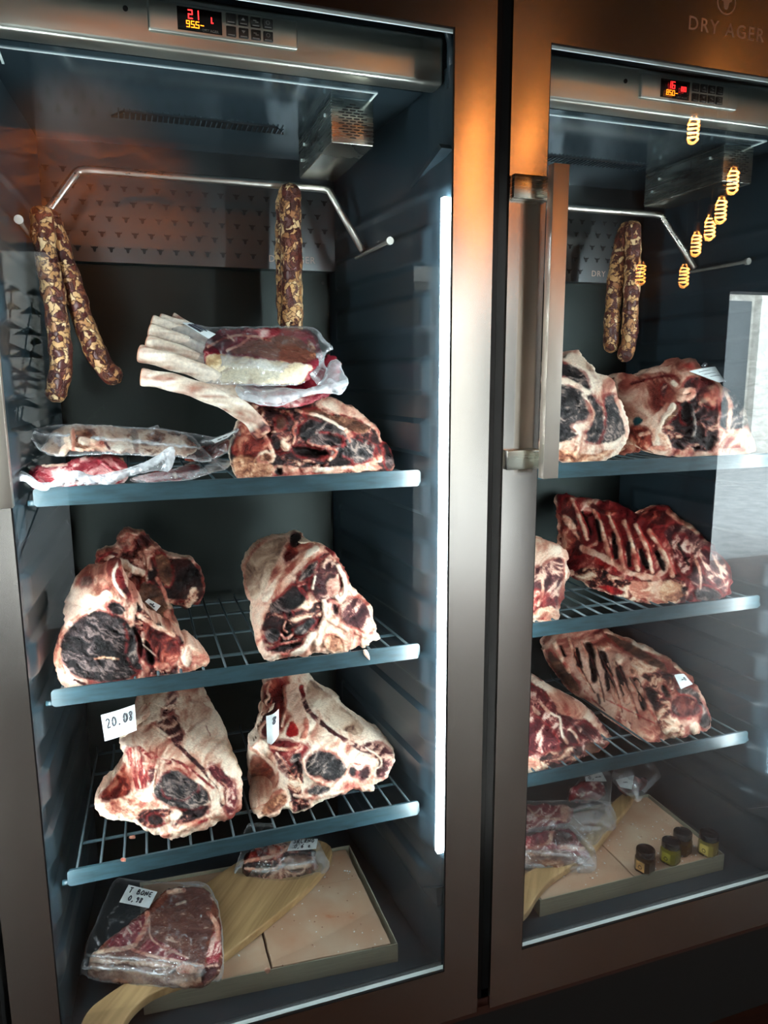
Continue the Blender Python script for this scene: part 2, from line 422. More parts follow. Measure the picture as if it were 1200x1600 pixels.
for i, (px, py, yy) in enumerate([(1086, 203, 2.4), (1148, 283, 2.4), (1129, 329, 2.4), (1112, 356, 2.55), (1090, 382, 2.7), (1071, 432, 2.85), (1003, 428, 2.85)]):
    p = atY(px, py, yy); pendant(p[0], -yy, p[2], 'orange filament pendant lamp mirrored '+['highest in the right door, above the fan box', 'on the fan box front of the right door', 'just under the fan box in the right door', 'below the fan box, third of the slanting row', 'midway along the slanting row in the right door', 'at the end of the rod in the right door', 'beside the sausage in the right door'][i])
for (px, py, yy, w) in [(740, 222, 2.3, 'highest on the left door frame'), (735, 300, 2.45, 'halfway up the left door frame'), (750, 375, 2.6, 'lowest on the left door frame'), (825, 224, 2.3, 'on the right door frame above the handle')]:
    p = atY(px, py, yy); pendant(p[0], -yy, p[2], 'filament pendant glowing as an orange smear '+w)
def point(name, loc, col, e, r=.08):
    l = bpy.data.lights.new(name, 'POINT'); l.color = col; l.energy = e; l.shadow_soft_size = r
    o = bpy.data.objects.new(name, l); COL.objects.link(o); o.location = loc
    return o
def spot(name, loc, aim, col, e, ang=70, r=.01):
    l = bpy.data.lights.new(name, 'SPOT'); l.color = col; l.energy = e; l.shadow_soft_size = r; l.spot_size = math.radians(ang); l.spot_blend = .8
    o = bpy.data.objects.new(name, l); COL.objects.link(o); o.location = loc
    o.rotation_euler = (Vector(aim)-Vector(loc)).to_track_quat('-Z', 'Y').to_euler()
spot('added_wall_spot', (.1, -2.2, 2.9), (.1, -3, 2.2), (1, .48, .18), 600, 60)  # added light without a fixture, warms the stone wall mirrored in the glass
spot('added_lintel_spot', (2.25, -2.35, 2.9), (2.25, -3, 2.05), (1, .42, .13), 60, 46)  # added light, no lamp hangs here; gives the door steel its orange band

# leafy plant by the left window
M_leaf = plain('plant_leaf', (60, 104, 52), rough=.5, noise=.3, nscale=20)
pl = empty('potted_palm', (-.35, -2.5, .02), 'green leafy palm in a dark pot by the left window', 'plant')
MB().lathe([(0, 0), (.13, 0), (.17, .35), (.15, .35), (.0, .33)], (-.35, -2.5, .02), 20).build('pot', MAT['rubber'], pl)
lf = MB(); rnd = random.Random(3)
for k in range(16):
    a = rnd.uniform(0, 6.28); r = rnd.uniform(.25, .5); h = rnd.uniform(1.0, 1.75)
    base = np.array([-.35, -2.5, .35]); tip = base+np.array([math.cos(a)*r, math.sin(a)*r*.6, h-.35]); mid = (base+tip)/2+np.array([0, 0, .25])
    prev = base
    for j in range(1, 13):
        u = j/12; p = (1-u)**2*base+2*u*(1-u)*mid+u*u*tip
        lf.tube([prev, p], .004, 4)
        if u > .35:
            for s in (-1, 1):
                d = np.array([-math.sin(a)*s, math.cos(a)*s, -.35]); L = .16*(1.25-u)
                q = p+d*L; n = np.array([0, 0, .012])
                lf.add([p-n, p+n, q, p+np.array([0, 0, -.02])], [(0, 1, 2), (0, 2, 3)])
        prev = p
lf.build('fronds', M_leaf, pl)

# ------------------------------------------------------------------ text helpers
def text(s, size, loc, parent, mat, name='lettering', R=None, extrude=.0002, space=1.0):
    c = bpy.data.curves.new('t', 'FONT'); c.body = s; c.size = size; c.extrude = extrude; c.space_character = space; c.resolution_u = 3
    o = bpy.data.objects.new('t', c); me = bpy.data.meshes.new_from_object(o); bpy.data.objects.remove(o)
    v = np.array([q.co[:] for q in me.vertices]); f = [list(p.vertices) for p in me.polygons]
    if len(v) == 0: return None
    if R is None: R = np.array([[1, 0, 0], [0, 0, 1], [0, -1, 0]])     # rows: text x, y, z axes in the place
    v = v@R + np.array(loc)
    return link_mesh(name, v, f, mat, parent, local=True)
SEG = {'0': 'abcdef', '1': 'bc', '2': 'abged', '5': 'afgcd', '6': 'afgedc', '8': 'abcdefg', '9': 'abcdfg', 'r': 'eg', '-': 'g', 'o': 'abfg'}
def digits(s, x, z, w, h, y, name, mat, parent, th=.0009):
    m = MB(); cx = x
    for ch in s:
        if ch == '.': m.box((cx-.0008, y, z), (cx+.0004, y+.0004, z+.0012)); continue
        if ch == ' ': cx += w*1.3; continue
        P = {'a': ((cx, z+h-th), (cx+w, z+h)), 'g': ((cx, z+h/2-th/2), (cx+w, z+h/2+th/2)), 'd': ((cx, z), (cx+w, z+th)),
             'f': ((cx, z+h/2), (cx+th, z+h)), 'b': ((cx+w-th, z+h/2), (cx+w, z+h)), 'e': ((cx, z), (cx+th, z+h/2)), 'c': ((cx+w-th, z), (cx+w, z+h/2))}
        for k in SEG.get(ch, ''):
            a, b = P[k]; m.box((a[0], y, a[1]), (b[0], y+.0004, b[1]))
        cx += w*1.3
    return m.build(name, mat, parent, local=True)

def bull(cx, cz, s):
    return [(cx-1.0*s, cz+.75*s), (cx-.78*s, cz+.38*s), (cx-.3*s, cz+.45*s), (cx+.3*s, cz+.45*s), (cx+.78*s, cz+.38*s), (cx+1.0*s, cz+.75*s),
            (cx+.92*s, cz+.15*s), (cx+.5*s, cz-.02*s), (cx+.34*s, cz-.75*s), (cx+.2*s, cz-1.0*s), (cx-.2*s, cz-1.0*s), (cx-.34*s, cz-.75*s), (cx-.5*s, cz-.02*s), (cx-.92*s, cz+.15*s)]

# ------------------------------------------------------------------ one ageing cabinet
ZT, ZB, ZO, ZTOP = 1.7652, .3438, .2470, 1.915
GX0, GX1 = .0588, .6388
CEIL, FLOOR = 1.720, .3083
def _st(y): return .0065*(lambda t: t*t*(3-2*t))(np.clip((y-.058)/.05, 0, 1))
def xr(y): return .657-.092*(y-.03)-_st(y)
def xl(y): return .040+.076*(y-.03)+_st(y)
def rail(y, z):
    """how far the moulded shelf rails stand out of the side wall"""
    f = ((z-1.143+.0967*20) % .0967)/.0967
    def ss(a, b, t):
        t = np.clip((t-a)/(b-a), 0, 1); return t*t*(3-2*t)
    fz = ss(0, .10, f)*(1-ss(.46, .56, f))
    fz = 1-fz                                     # stands out just under each shelf level
    fy = ss(.085, .115, y)*(1-ss(.47, .5, y))
    zz = ss(.40, .44, z)*(1-ss(1.57, 1.60, z))
    sc = ss(.03, .06, y)*(1-ss(.075, .11, y))*.35
    return .0075*fz*(fy+sc)*zz
def side_wall(right):
    ys = np.concatenate([np.linspace(.03, .13, 22), np.linspace(.14, .46, 10), np.linspace(.465, .535, 12)])
    zs = np.concatenate([np.linspace(FLOOR, .40, 8), np.linspace(.405, 1.60, 300), np.linspace(1.61, 1.74, 8)])
    Yg, Zg = np.meshgrid(ys, zs, indexing='ij')
    r = rail(Yg, Zg)
    X = xr(Yg)-r if right else xl(Yg)+r
    v = np.stack([X, Yg, Zg], -1).reshape(-1, 3); n = len(zs)
    f = [(i*n+j, i*n+j+1, (i+1)*n+j+1, (i+1)*n+j) for i in range(len(ys)-1) for j in range(n-1)]
    return v, f
def cabinet(ox, label, red_txt, org_txt):
    C = empty('display_cabinet', (ox, 0, 0), label, 'cabinet', 'tall glass-door meat ageing cabinets')
    L = dict(local=True)
    # outer body
    b = MB()
    b.box((.004, .04, ZO), (.035, .70, ZTOP)).box((.668, .04, ZO), (.698, .70, ZTOP)).box((.035, .56, ZO), (.668, .70, ZTOP))
    b.box((.035, .04, ZO), (.668, .70, .29)).box((.035, .04, 1.83), (.668, .70, ZTOP))
    b.build('body', MAT['black'], C, **L)
    # liner: sides, back, floor and the rounded front frame
    m = MB()
    v, f = side_wall(True); m.add(v, f); v, f = side_wall(False); m.add(v, f)
    m.box((.06, .535, FLOOR-.01), (.63, .55, 1.76))
    m.box((.03, .03, FLOOR-.012), (.668, .545, FLOOR))
    m.box((.03, .075, 1.74), (.668, .55, 1.83)); m.box((.03, .03, 1.797), (.668, .075, 1.83))
    m.build('liner', MAT['liner'], C, auto=True, **L)
    MB().tube([(.03, .040, FLOOR+.004), (.668, .040, FLOOR+.004)], .011, 14).build('sill', MAT['liner'], C, smooth=True, **L)
    m = MB().tube([(.05, .058, 1.793), (.64, .058, 1.793), (.655, .058, 1.787), (.660, .058, 1.77), (.660, .058, 1.712)], .0075, 12)
    m.build('upper_moulding', MAT['liner'], C, smooth=True, **L)
    # side mouldings high up and down at the front posts
    for pp_, a_, b_ in (([(.040, 1.628), (.16, 1.600), (.16, 1.606), (.05, 1.636)], .638, .657), ([(.040, .470), (.10, .430), (.10, .424), (.035, .44)], .640, .657), ([(.040, 1.628), (.16, 1.600), (.16, 1.606), (.05, 1.636)], .039, .055)):
        MB().prism(pp_, 'x', a_, b_).build('liner_moulding', MAT['liner'], C, **L)
    # ceiling panel, screws, vent slots
    cp = MB().box((.055, .105, CEIL), (.635, .536, CEIL+.006)).build('ceiling_panel', MAT['ceil'], C, **L)
    MB().box((.075, .125, CEIL-.0015), (.57, .1275, CEIL)).box((.57, .125, CEIL-.0015), (.573, .16, CEIL)).box((.073, .125, CEIL-.0015), (.076, .18, CEIL)).build('panel_edge', MAT['white_trim'], cp, **L)
    vt = MB().prism([(.205, .350), (.225, .318), (.46, .318), (.48, .350)], 'z', CEIL-.002, CEIL)
    vo = vt.build('vent', MAT['bull'], C, **L)
    s = MB()
    for k in range(32): s.box((.215+.0083*k, .319, CEIL-.004), (.2168+.0083*k, .349, CEIL-.002))
    s.build('vent_bars', MAT['ceil'], vo, **L)
    # back: lower plain panel, upper perforated panel with engraving
    bp = MB().box((.085, .528, FLOOR+.01), (.602, .5345, 1.53)).build('back_panel', MAT['steel_panel'], C, **L)
    for zz in (1.50, .95, .45):
        for xx in (.095, .590): MB().tube([(xx, .5265, zz), (xx, .529, zz)], .003, 10).build('screw', MAT['rubber'], bp, **L)
    pp = MB().box((.066, .498, 1.519), (.609, .503, CEIL)).box((.066, .503, 1.519), (.609, .530, 1.523)).build('perforated_panel', MAT['steel_perf'], C, **L)
    s = MB()
    for r in range(6):
        z = 1.542+.0262*r
        for k in range(19):
            x = .078+.0283*k+(.01415 if r % 2 else 0)
            if x > .600 or (r == 0 and x > .462): continue
            s.prism(bull(x, z, .0062), 'y', .4970, .4984)
    s.build('perforation', MAT['bull'], pp, **L)
    text('DRY AGER', .0175, (.475, .4975, 1.5325), pp, MAT['engr'], 'lettering', space=1.15)
    # header and control panel
    hd = MB().box((.038, .064, 1.7175), (.651, .10, 1.781), .0060).build('header_panel', MAT['steel_h'], C, auto=True, **L)
    MB().lathe([(0, 0), (.0032, 0), (.0032, .002), (0, .002)], (0, 0, 0), 12)
    s = MB()
    for xx in (.228, .520):
        p = [(xx+.0032*math.cos(a*.52), 1.757+.0032*math.sin(a*.52)) for a in range(12)]
        if xx < .4: s.prism(p, 'y', .0625, .0645)
    s.build('screw', MAT['rubber'], hd, **L)
    ct = MB().box((.2533, .0575, 1.7352), (.4406, .066, 1.7705), .003).build('control_panel', MAT['steel_h'], C, auto=True, **L)
    MB().box((.2885, .0568, 1.7395), (.3430, .059, 1.7658)).build('display', MAT['display'], ct, **L)
    digits(red_txt[0], .3015, 1.7530, .0058, .0105, .0562, 'red_digits', MAT['red'], ct, .0012)
    digits(red_txt[1], .3265, 1.7510, .0042, .0070, .0562, 'red_digits', MAT['red'], ct, .0012)
    digits(org_txt, .2990, 1.7432, .0044, .0078, .0562, 'orange_digits', MAT['orange'], ct)
    text('DRY AGER', .0042, (.3185, .0564, 1.7408), ct, MAT['icon'], 'lettering', extrude=.0001)
    for r in range(2):
        for c in range(4):
            x = .3480+.0157*c; z = 1.7540-.0147*r
            bt = MB().box((x, .0552, z), (x+.0125, .059, z+.0118), .0008).build('button', MAT['button'], ct, auto=True, **L)
            q = MB().box((x+.002, .0549, z+.0012), (x+.0105, .0553, z+.0020))
            mx, mz = x+.006, z+.007
            if c == 1:
                d = 1 if r == 0 else -1
                q.prism([(mx-.0025, mz-.0015*d), (mx+.0025, mz-.0015*d), (mx, mz+.0018*d)][::d], 'y', .0549, .0553)
            elif c == 2:
                q.box((mx-.003, .0549, mz), (mx+.001, .0553, mz+.0009)).box((mx-.0005, .0549, mz-.0018), (mx+.0035, .0553, mz-.0009))
            elif c == 3:
                for a in range(12):
                    w = a*.5236; q.box((mx+.0022*math.cos(w)-.0003, .0549, mz+.0022*math.sin(w)-.0003), (mx+.0022*math.cos(w)+.0003, .0553, mz+.0022*math.sin(w)+.0003))
            q.build('print', MAT['icon'], ct, **L)
    # fan box
    fb = MB().box((.5112, .158, 1.6562), (.5771, .375, CEIL), .0015).build('fan_box', MAT['steel_fan'], C, auto=True, **L)
    s = MB()
    rows = [1, 2, 3, 4, 3, 4, 3, 4, 3, 4, 3, 2, 1]
    for i, nn in enumerate(rows):
        z = 1.7120-.0038*i-.0012
        for k in range(nn):
            xc = .5446+(k-(nn-1)/2)*.0118
            s.box((xc-.0043, .1574, z-.0008), (xc+.0043, .159, z+.0008))
    s.build('fan_grille', MAT['bull'], fb, **L)
    for (yy, zz) in ((.19, 1.703), (.33, 1.70), (.35, 1.68)): MB().tube([(.5112, yy, zz), (.5085, yy, zz)], .0025, 10).build('rivet', MAT['white_trim'], fb, **L)
    text('O DRY AGER', .0085, (.5108, .295, 1.684), fb, MAT['rubber'], 'lettering', R=np.array([[0, -1, 0], [0, 0, 1], [-1, 0, 0]]))
    # light strips on the front posts
    MB().box((.6455, .048, .527), (.6530, .0585, 1.566)).build('light_strip', MAT['led'], C, **L)
    MB().box((.0415, .048, .527), (.0485, .0585, 1.566)).build('light_strip', MAT['led'], C, **L)
    # door
    d = MB()
    fr = .0015
    # bevelled frame as four mitred rails
    def fbox(x0, x1, z0, z1): d.box((x0, 0.0, z0), (x1, .0068, z1))
    fbox(0, GX0, ZO, ZTOP); fbox(GX1, .70, ZO, ZTOP); fbox(GX0, GX1, ZO, ZB); fbox(GX0, GX1, ZT, ZTOP)
    dr = d.build('door', MAT['steel_v'], C, **L)
    gl = MB().box((GX0-.002, .0035, ZB-.002), (GX1+.002, .0065, ZT+.002)).build('glass_pane', MAT['glass'], dr, **L)
    e = MB().box((GX0, .0008, ZB), (GX0+.0016, .0033, ZT)).box((GX1-.0016, .0008, ZB), (GX1, .0033, ZT)).box((GX0, .0008, ZT-.0012), (GX1, .0033, ZT)).box((GX0, .0008, ZB), (GX1, .0033, ZB+.0022))
    e.build('glass_seal', MAT['rubber'], dr, **L)
    MB().box((.03, .0075, ZT-.0035), (.668, .0105, ZT+.012)).build('trim_strip', MAT['white_trim'], dr, **L)
    MB().box((.03, .0095, ZB-.020), (.668, .0250, ZB-.0100)).build('trim_strip', MAT['white_trim'], dr, **L)
    hb = MB().box((.0425, -.045, 1.166), (.0675, -.030, 1.598), .0008).build('handle', MAT['steel_handle'], dr, auto=True, **L)
    for z0, z1 in ((1.177, 1.206), (1.557, 1.589)):
        MB().box((.0012, -.012, z0), (.0587, -.0005, z1), .0006).box((.046, -.0305, z0+.004), (.0585, -.011, z1-.004)).build('handle_bracket', MAT['steel_fan'], dr, auto=True, **L)
    # logo on the upper rail
    q = MB()
    xc, zc = .352, 1.857
    for a in range(28):
        w0, w1 = a*.2244, (a+1)*.2244
        q.prism([(xc+.017*math.cos(w0), zc+.017*math.sin(w0)), (xc+.017*math.cos(w1), zc+.017*math.sin(w1)), (xc+.0155*math.cos(w1), zc+.0155*math.sin(w1)), (xc+.0155*math.cos(w0), zc+.0155*math.sin(w0))], 'y', -.0004, .0)
    q.prism(bull(xc, zc, .0098), 'y', -.0004, .0)
    q.build('logo', MAT['engr2'], dr, **L)
    text('DRY AGER', .026, (.285, -.0003, 1.812), dr, MAT['engr2'], 'lettering', space=1.2)
    return C
cabinet(0, 'tall steel meat ageing cabinet on the left, its panel reading 95.5', ('21', '1.'), '95.5-')
cabinet(PITCH, 'tall steel meat ageing cabinet on the right, its panel reading 85.0', ('16', '00'), '85.0-')

# ------------------------------------------------------------------ shelves
def shelf(ox, z, label):
    t = empty('wire_shelf', (ox+.355, .115, z), label, 'shelf', 'coated wire shelves in the cabinets')
    x0, x1 = ox+.0713, ox+.638
    r = .006
    pts = [(x0, z), (x1, z)]
    prof = []
    for (cx, cz, a0) in ((x1-r, z+r, -90), (x1-r, z+.026-r, 0), (x0+r, z+.026-r, 90), (x0+r, z+r, 180)):
        for k in range(5):
            w = math.radians(a0+k*22.5); prof.append((cx+r*math.cos(w), cz+r*math.sin(w)))
    lp = MB().prism(prof, 'y', .1140, .1175)
    lp.box((x0+.003, .1175, z+.0205), (x1-.003, .1235, z+.0225))
    lp.build('front_lip', MAT['lip'], t)
    w = MB(); zt = z+.0175
    n = 17
    for k in range(n):
        x = x0+.012+(x1-x0-.024)*k/(n-1)
        xx = x+(ox+.345-x)*.07
        w.tube([(x, .117, zt), (xx, .505, zt), (xx, .512, zt+.006)], .0021, 6)
    for y in (.20, .31, .42, .500):
        sh = (y-.117)*.05
        w.tube([(x0+.01+sh, y, zt-.004), (x1-.01-sh, y, zt-.004)], .0026, 6)
    w.build('wire_grid', MAT['wire'], t, smooth=True)
    MB().tube([(x0-.008, .119, z+.005), (x0+.004, .119, z+.005)], .004, 8).build('shelf_peg', MAT['lip'], t, smooth=True)
    MB().tube([(x1-.004, .119, z+.005), (x1+.006, .119, z+.005)], .004, 8).build('shelf_peg', MAT['lip'], t, smooth=True)
SZ_L = (1.141, .8495, .5617); SZ_R = (1.1411, .8593, .5709)
for z, w in zip(SZ_L, ('upper', 'middle', 'lowest')): shelf(0, z, '%s coated wire shelf with a blue-grey lip in the left cabinet' % w)
for z, w in zip(SZ_R, ('upper', 'middle', 'lowest')): shelf(PITCH, z, '%s coated wire shelf with a blue-grey lip in the right cabinet' % w)

# ------------------------------------------------------------------ hanging rods
def hanger(ox, label):
    t = empty('hanging_rod', (ox+.355, .388, 1.53), label, 'rod')
    yb, zb = .388, 1.6462
    ye, ze = .33, 1.533
    def arc(a, b, c, n=5, k=.10):
        a, b, c = map(np.array, (a, b, c)); p0 = b+(a-b)*k; p1 = b+(c-b)*k
        return [(1-u)**2*p0+2*u*(1-u)*b+u*u*p1 for u in np.linspace(0, 1, n)]
    A = (ox+.0765, ye, ze); B = (ox+.150, yb, zb); Cc = (ox+.5664, yb, zb); D = (ox+.6125, ye, ze)
    pts = [np.array(A)]+arc(A, B, Cc, k=.05)+arc(B, Cc, D, k=.05)+[np.array(D)]
    MB().tube(pts, .0065, 10).build('bar', MAT['steel_rod'], t, smooth=True)
    for x in (ox+.0760, ox+.6130):
        p = MB().tube([(x, .372, ze-.006), (x, .190, ze-.006)], .0032, 10)
        p.tube([(x, .192, ze-.006), (x, .186, ze-.006)], .0062, 14)
        p.build('pin', MAT['pin'], t, smooth=False)
hanger(0, 'bent steel hanging rod in the left cabinet')
hanger(PITCH, 'bent steel hanging rod in the right cabinet')
# ------------------------------------------------------------------ noise and painting on meat surfaces
_rng = np.random.RandomState(11)
_tab = _rng.rand(256, 256)
def vnoise(x, y):
    xi = np.floor(x).astype(int); yi = np.floor(y).astype(int); fx = x-xi; fy = y-yi
    fx = fx*fx*(3-2*fx); fy = fy*fy*(3-2*fy)
    a = _tab[xi % 256, yi % 256]; b = _tab[(xi+1) % 256, yi % 256]; c = _tab[xi % 256, (yi+1) % 256]; d = _tab[(xi+1) % 256, (yi+1) % 256]
    return (a*(1-fx)+b*fx)*(1-fy)+(c*(1-fx)+d*fx)*fy
def fbm(x, y, o=4, ridge=False, g=.55):
    s = 0; a = 1.0; t = 0
    for i in range(o):
        n = vnoise(x*2**i+17.3*i, y*2**i+9.1*i)
        if ridge: n = 1-np.abs(2*n-1)
        s = s+a*n; t += a; a *= g
    return s/t
def sdf(poly, X, Y):
    """signed distance, positive inside"""
    P = np.array(poly, float); n = len(P); d = np.full(X.shape, 1e18); ins = np.zeros(X.shape, bool)
    for i in range(n):
        ax, ay = P[i]; bx, by = P[(i+1) % n]; ex, ey = bx-ax, by-ay
        t = np.clip(((X-ax)*ex+(Y-ay)*ey)/(ex*ex+ey*ey+1e-12), 0, 1)
        d = np.minimum(d, (X-ax-t*ex)**2+(Y-ay-t*ey)**2)
        c = ((ay > Y) != (by > Y)) & (X < (bx-ax)*(Y-ay)/((by-ay) if by != ay else 1e-9)+ax)
        ins ^= c
    return np.where(ins, 1, -1)*np.sqrt(d)
def dline(pts, X, Y):
    P = np.array(pts, float); d = np.full(X.shape, 1e18)
    for i in range(len(P)-1):
        ax, ay = P[i]; bx, by = P[i+1]; ex, ey = bx-ax, by-ay
        t = np.clip(((X-ax)*ex+(Y-ay)*ey)/(ex*ex+ey*ey+1e-12), 0, 1)
        d = np.minimum(d, (X-ax-t*ex)**2+(Y-ay-t*ey)**2)
    return np.sqrt(d)
def smooth_poly(p, n=2):
    p = [np.array(q, float) for q in p]
    for _ in range(n):
        o = []
        for i in range(len(p)):
            a, b = p[i], p[(i+1) % len(p)]; o += [a*.75+b*.25, a*.25+b*.75]
        p = o
    return p
def smooth_line(p, n=2):
    p = [np.array(q, float) for q in p]
    for _ in range(n):
        o = [p[0]]
        for i in range(len(p)-1):
            a, b = p[i], p[i+1]; o += [a*.75+b*.25, a*.25+b*.75]
        p = o+[p[-1]]
    return p
def sstep(a, b, t):
    t = np.clip((t-a)/(b-a), 0, 1); return t*t*(3-2*t)

# tissue kinds: colour ramp over a noise, noise size in px, stretch, angle, relief (mm), ridged
K = {
 'fat':    dict(r=[(0, (150, 70, 58)), (.25, (196, 142, 120)), (.45, (222, 188, 164)), (.62, (236, 216, 194)), (1, (246, 232, 212))], s=26, st=2.2, a=70, h=1.6, rd=0),
 'tanfat': dict(r=[(0, (96, 60, 50)), (.3, (180, 148, 124)), (.55, (212, 188, 164)), (1, (234, 218, 196))], s=20, st=2, a=60, h=2.0, rd=0),
 'pfat':   dict(r=[(0, (128, 52, 46)), (.3, (186, 116, 96)), (.5, (220, 172, 148)), (1, (238, 210, 188))], s=20, st=2.4, a=65, h=2.2, rd=0),
 'crust':  dict(r=[(0, (8, 5, 6)), (.45, (26, 18, 20)), (.66, (44, 32, 34)), (.88, (72, 58, 58)), (1, (110, 92, 88))], s=10, st=4.5, a=-25, h=2.0, rd=1),
 'grey':   dict(r=[(0, (14, 10, 12)), (.4, (40, 36, 38)), (.62, (62, 57, 59)), (.88, (98, 88, 86)), (1, (150, 132, 122))], s=11, st=2.6, a=40, h=2.0, rd=1),
 'red':    dict(r=[(0, (52, 10, 14)), (.4, (112, 24, 28)), (.65, (148, 48, 46)), (.85, (206, 140, 122)), (1, (232, 196, 176))], s=14, st=3, a=50, h=1.8, rd=0),
 'dryred': dict(r=[(0, (34, 14, 18)), (.45, (70, 32, 36)), (.72, (98, 52, 54)), (.84, (160, 108, 98)), (1, (214, 178, 158))], s=14, st=2.2, a=40, h=1.2, rd=1),
 'marb':   dict(r=[(0, (46, 10, 16)), (.5, (84, 22, 30)), (.70, (116, 40, 46)), (.80, (190, 124, 112)), (1, (232, 204, 188))], s=16, st=2.2, a=60, h=1.4, rd=1),
 'rawdark':dict(r=[(0, (28, 8, 10)), (.45, (78, 20, 20)), (.65, (120, 36, 32)), (.85, (176, 84, 66)), (1, (214, 150, 124))], s=18, st=2, a=60, h=2.5, rd=0),
 'vivid':  dict(r=[(0, (90, 8, 12)), (.5, (160, 24, 28)), (1, (206, 70, 60))], s=12, st=2, a=60, h=1.2, rd=0),
 'chaos':  dict(r=[(0, (22, 12, 14)), (.36, (58, 30, 30)), (.50, (110, 44, 42)), (.60, (176, 110, 90)), (.72, (222, 178, 148)), (1, (240, 218, 194))], s=13, st=1.5, a=20, h=4.5, rd=0),
 'dchaos': dict(r=[(0, (16, 10, 12)), (.42, (48, 30, 32)), (.56, (76, 48, 46)), (.66, (140, 70, 62)), (.8, (206, 160, 132)), (1, (232, 206, 180))], s=13, st=1.8, a=15, h=4.0, rd=0),
 'bone':   dict(r=[(0, (110, 56, 40)), (.4, (172, 112, 82)), (.65, (204, 150, 116)), (1, (236, 204, 170))], s=9, st=1.3, a=20, h=1.6, rd=0),
 'bonebr': dict(r=[(0, (74, 34, 24)), (.45, (124, 72, 52)), (.7, (156, 100, 74)), (1, (206, 156, 122))], s=6, st=1.2, a=20, h=1.2, rd=0),
 'bonepk': dict(r=[(0, (150, 60, 50)), (.4, (200, 128, 106)), (.65, (224, 178, 150)), (1, (244, 222, 196))], s=12, st=1.6, a=10, h=2.0, rd=0),
 'lump':   dict(r=[(0, (46, 16, 16)), (.35, (118, 56, 48)), (.55, (170, 110, 92)), (.75, (208, 170, 148)), (1, (228, 204, 184))], s=15, st=1.3, a=10, h=8.0, rd=0),
 'dark':   dict(r=[(0, (10, 5, 6)), (.6, (32, 16, 17)), (1, (62, 32, 30))], s=16, st=2, a=30, h=1.5, rd=0),
 'brown':  dict(r=[(0, (44, 24, 18)), (.5, (88, 54, 40)), (.85, (120, 80, 60)), (1, (176, 136, 106))], s=12, st=2, a=20, h=1.0, rd=0),
 'steak':  dict(r=[(0, (92, 44, 38)), (.45, (112, 64, 52)), (.74, (124, 76, 62)), (.90, (130, 82, 66)), (.96, (196, 156, 134)), (1, (214, 180, 160))], s=7, st=3.4, a=-12, h=.5, rd=0),
 'raw':    dict(r=[(0, (74, 16, 28)), (.45, (122, 30, 44)), (.75, (150, 52, 62)), (.9, (206, 140, 138)), (1, (236, 206, 200))], s=24, st=2.4, a=10, h=1.5, rd=0),
 'pmarb':  dict(r=[(0, (92, 20, 34)), (.5, (126, 36, 48)), (.80, (150, 60, 68)), (.90, (214, 160, 150)), (1, (236, 210, 198))], s=12, st=2.6, a=40, h=.6, rd=1),
 'tissue': dict(r=[(0, (96, 30, 28)), (.35, (150, 76, 64)), (.6, (192, 136, 116)), (1, (224, 190, 168))], s=24, st=2.2, a=35, h=2.0, rd=0),
 'teal':   dict(r=[(0, (20, 52, 60)), (.5, (30, 92, 100)), (1, (80, 130, 126))], s=12, st=1.5, a=30, h=1, rd=0),
 'side':   dict(r=[(0, (70, 40, 34)), (.4, (124, 86, 70)), (.65, (160, 126, 104)), (1, (206, 178, 152))], s=18, st=2.2, a=5, h=1.0, rd=0),
 'bside':  dict(r=[(0, (84, 44, 36)), (.35, (150, 104, 84)), (.5, (204, 168, 142)), (1, (242, 224, 204))], s=16, st=1.4, a=15, h=1.5, rd=0),
 'waxfat': dict(r=[(0, (150, 110, 74)), (.3, (206, 178, 132)), (.5, (232, 214, 178)), (1, (246, 234, 206))], s=22, st=2.2, a=5, h=.8, rd=0),
}
for _k, _f in (('crust', .55), ('grey', .58), ('dark', .8), ('dryred', .85), ('dchaos', .92)):
    K[_k]['r'] = [(a, tuple(q*(_f+(1-_f)*a*a) for q in c)) for a, c in K[_k]['r']]
def ramp(r, t):
    xs = [a for a, _ in r]; cs = np.array([lin(c) for _, c in r])
    return np.stack([np.interp(t, xs, cs[:, k]) for k in range(3)], -1)
def tissue(kind, X, Y, zoom=1.0, ang=None):
    k = K[kind]; a = math.radians(k['a'] if ang is None else ang); s = k['s']*zoom
    wx = fbm(X/(s*1.7)+5, Y/(s*1.7)+3, 2)-.5; wy = fbm(X/(s*1.7)+51, Y/(s*1.7)+37, 2)-.5
    Xw = X+wx*s*1.6; Yw = Y+wy*s*1.6
    u = (Xw*math.cos(a)-Yw*math.sin(a))/(s*k['st']); v = (Xw*math.sin(a)+Yw*math.cos(a))/s
    n = fbm(u+13*len(kind), v+7, 6, bool(k['rd']), .68)
    if k['rd']: t = np.clip((n-.34)/.46, 0, 1)
    else: t = np.clip((n-.28)/.44, 0, 1)
    return ramp(k['r'], t), (t-.5)*k['h']*.0019
def rbf(ctrl, X, Y):
    P = np.array([(c[0], c[1]) for c in ctrl], float)
    V = []
    for c in ctrl:
        if c[2] == 'y': V.append(c[3])
        else: V.append(float(atZ(c[0], c[1], c[3])[1]))
    V = np.array(V); n = len(P)
    if n < 3: return np.full(X.shape, V.mean())
    D = np.hypot(P[:, 0][:, None]-P[:, 0], P[:, 1][:, None]-P[:, 1])
    A = np.zeros((n+3, n+3)); A[:n, :n] = D; A[:n, n] = 1; A[:n, n+1:] = P/1000; A[n, :n] = 1; A[n+1:, :n] = P.T/1000
    w = np.linalg.lstsq(A, np.concatenate([V, np.zeros(3)]), rcond=None)[0]
    out = w[n]+w[n+1]*X/1000+w[n+2]*Y/1000
    for i in range(n): out = out+w[i]*np.hypot(X-P[i, 0], Y-P[i, 1])
    return out

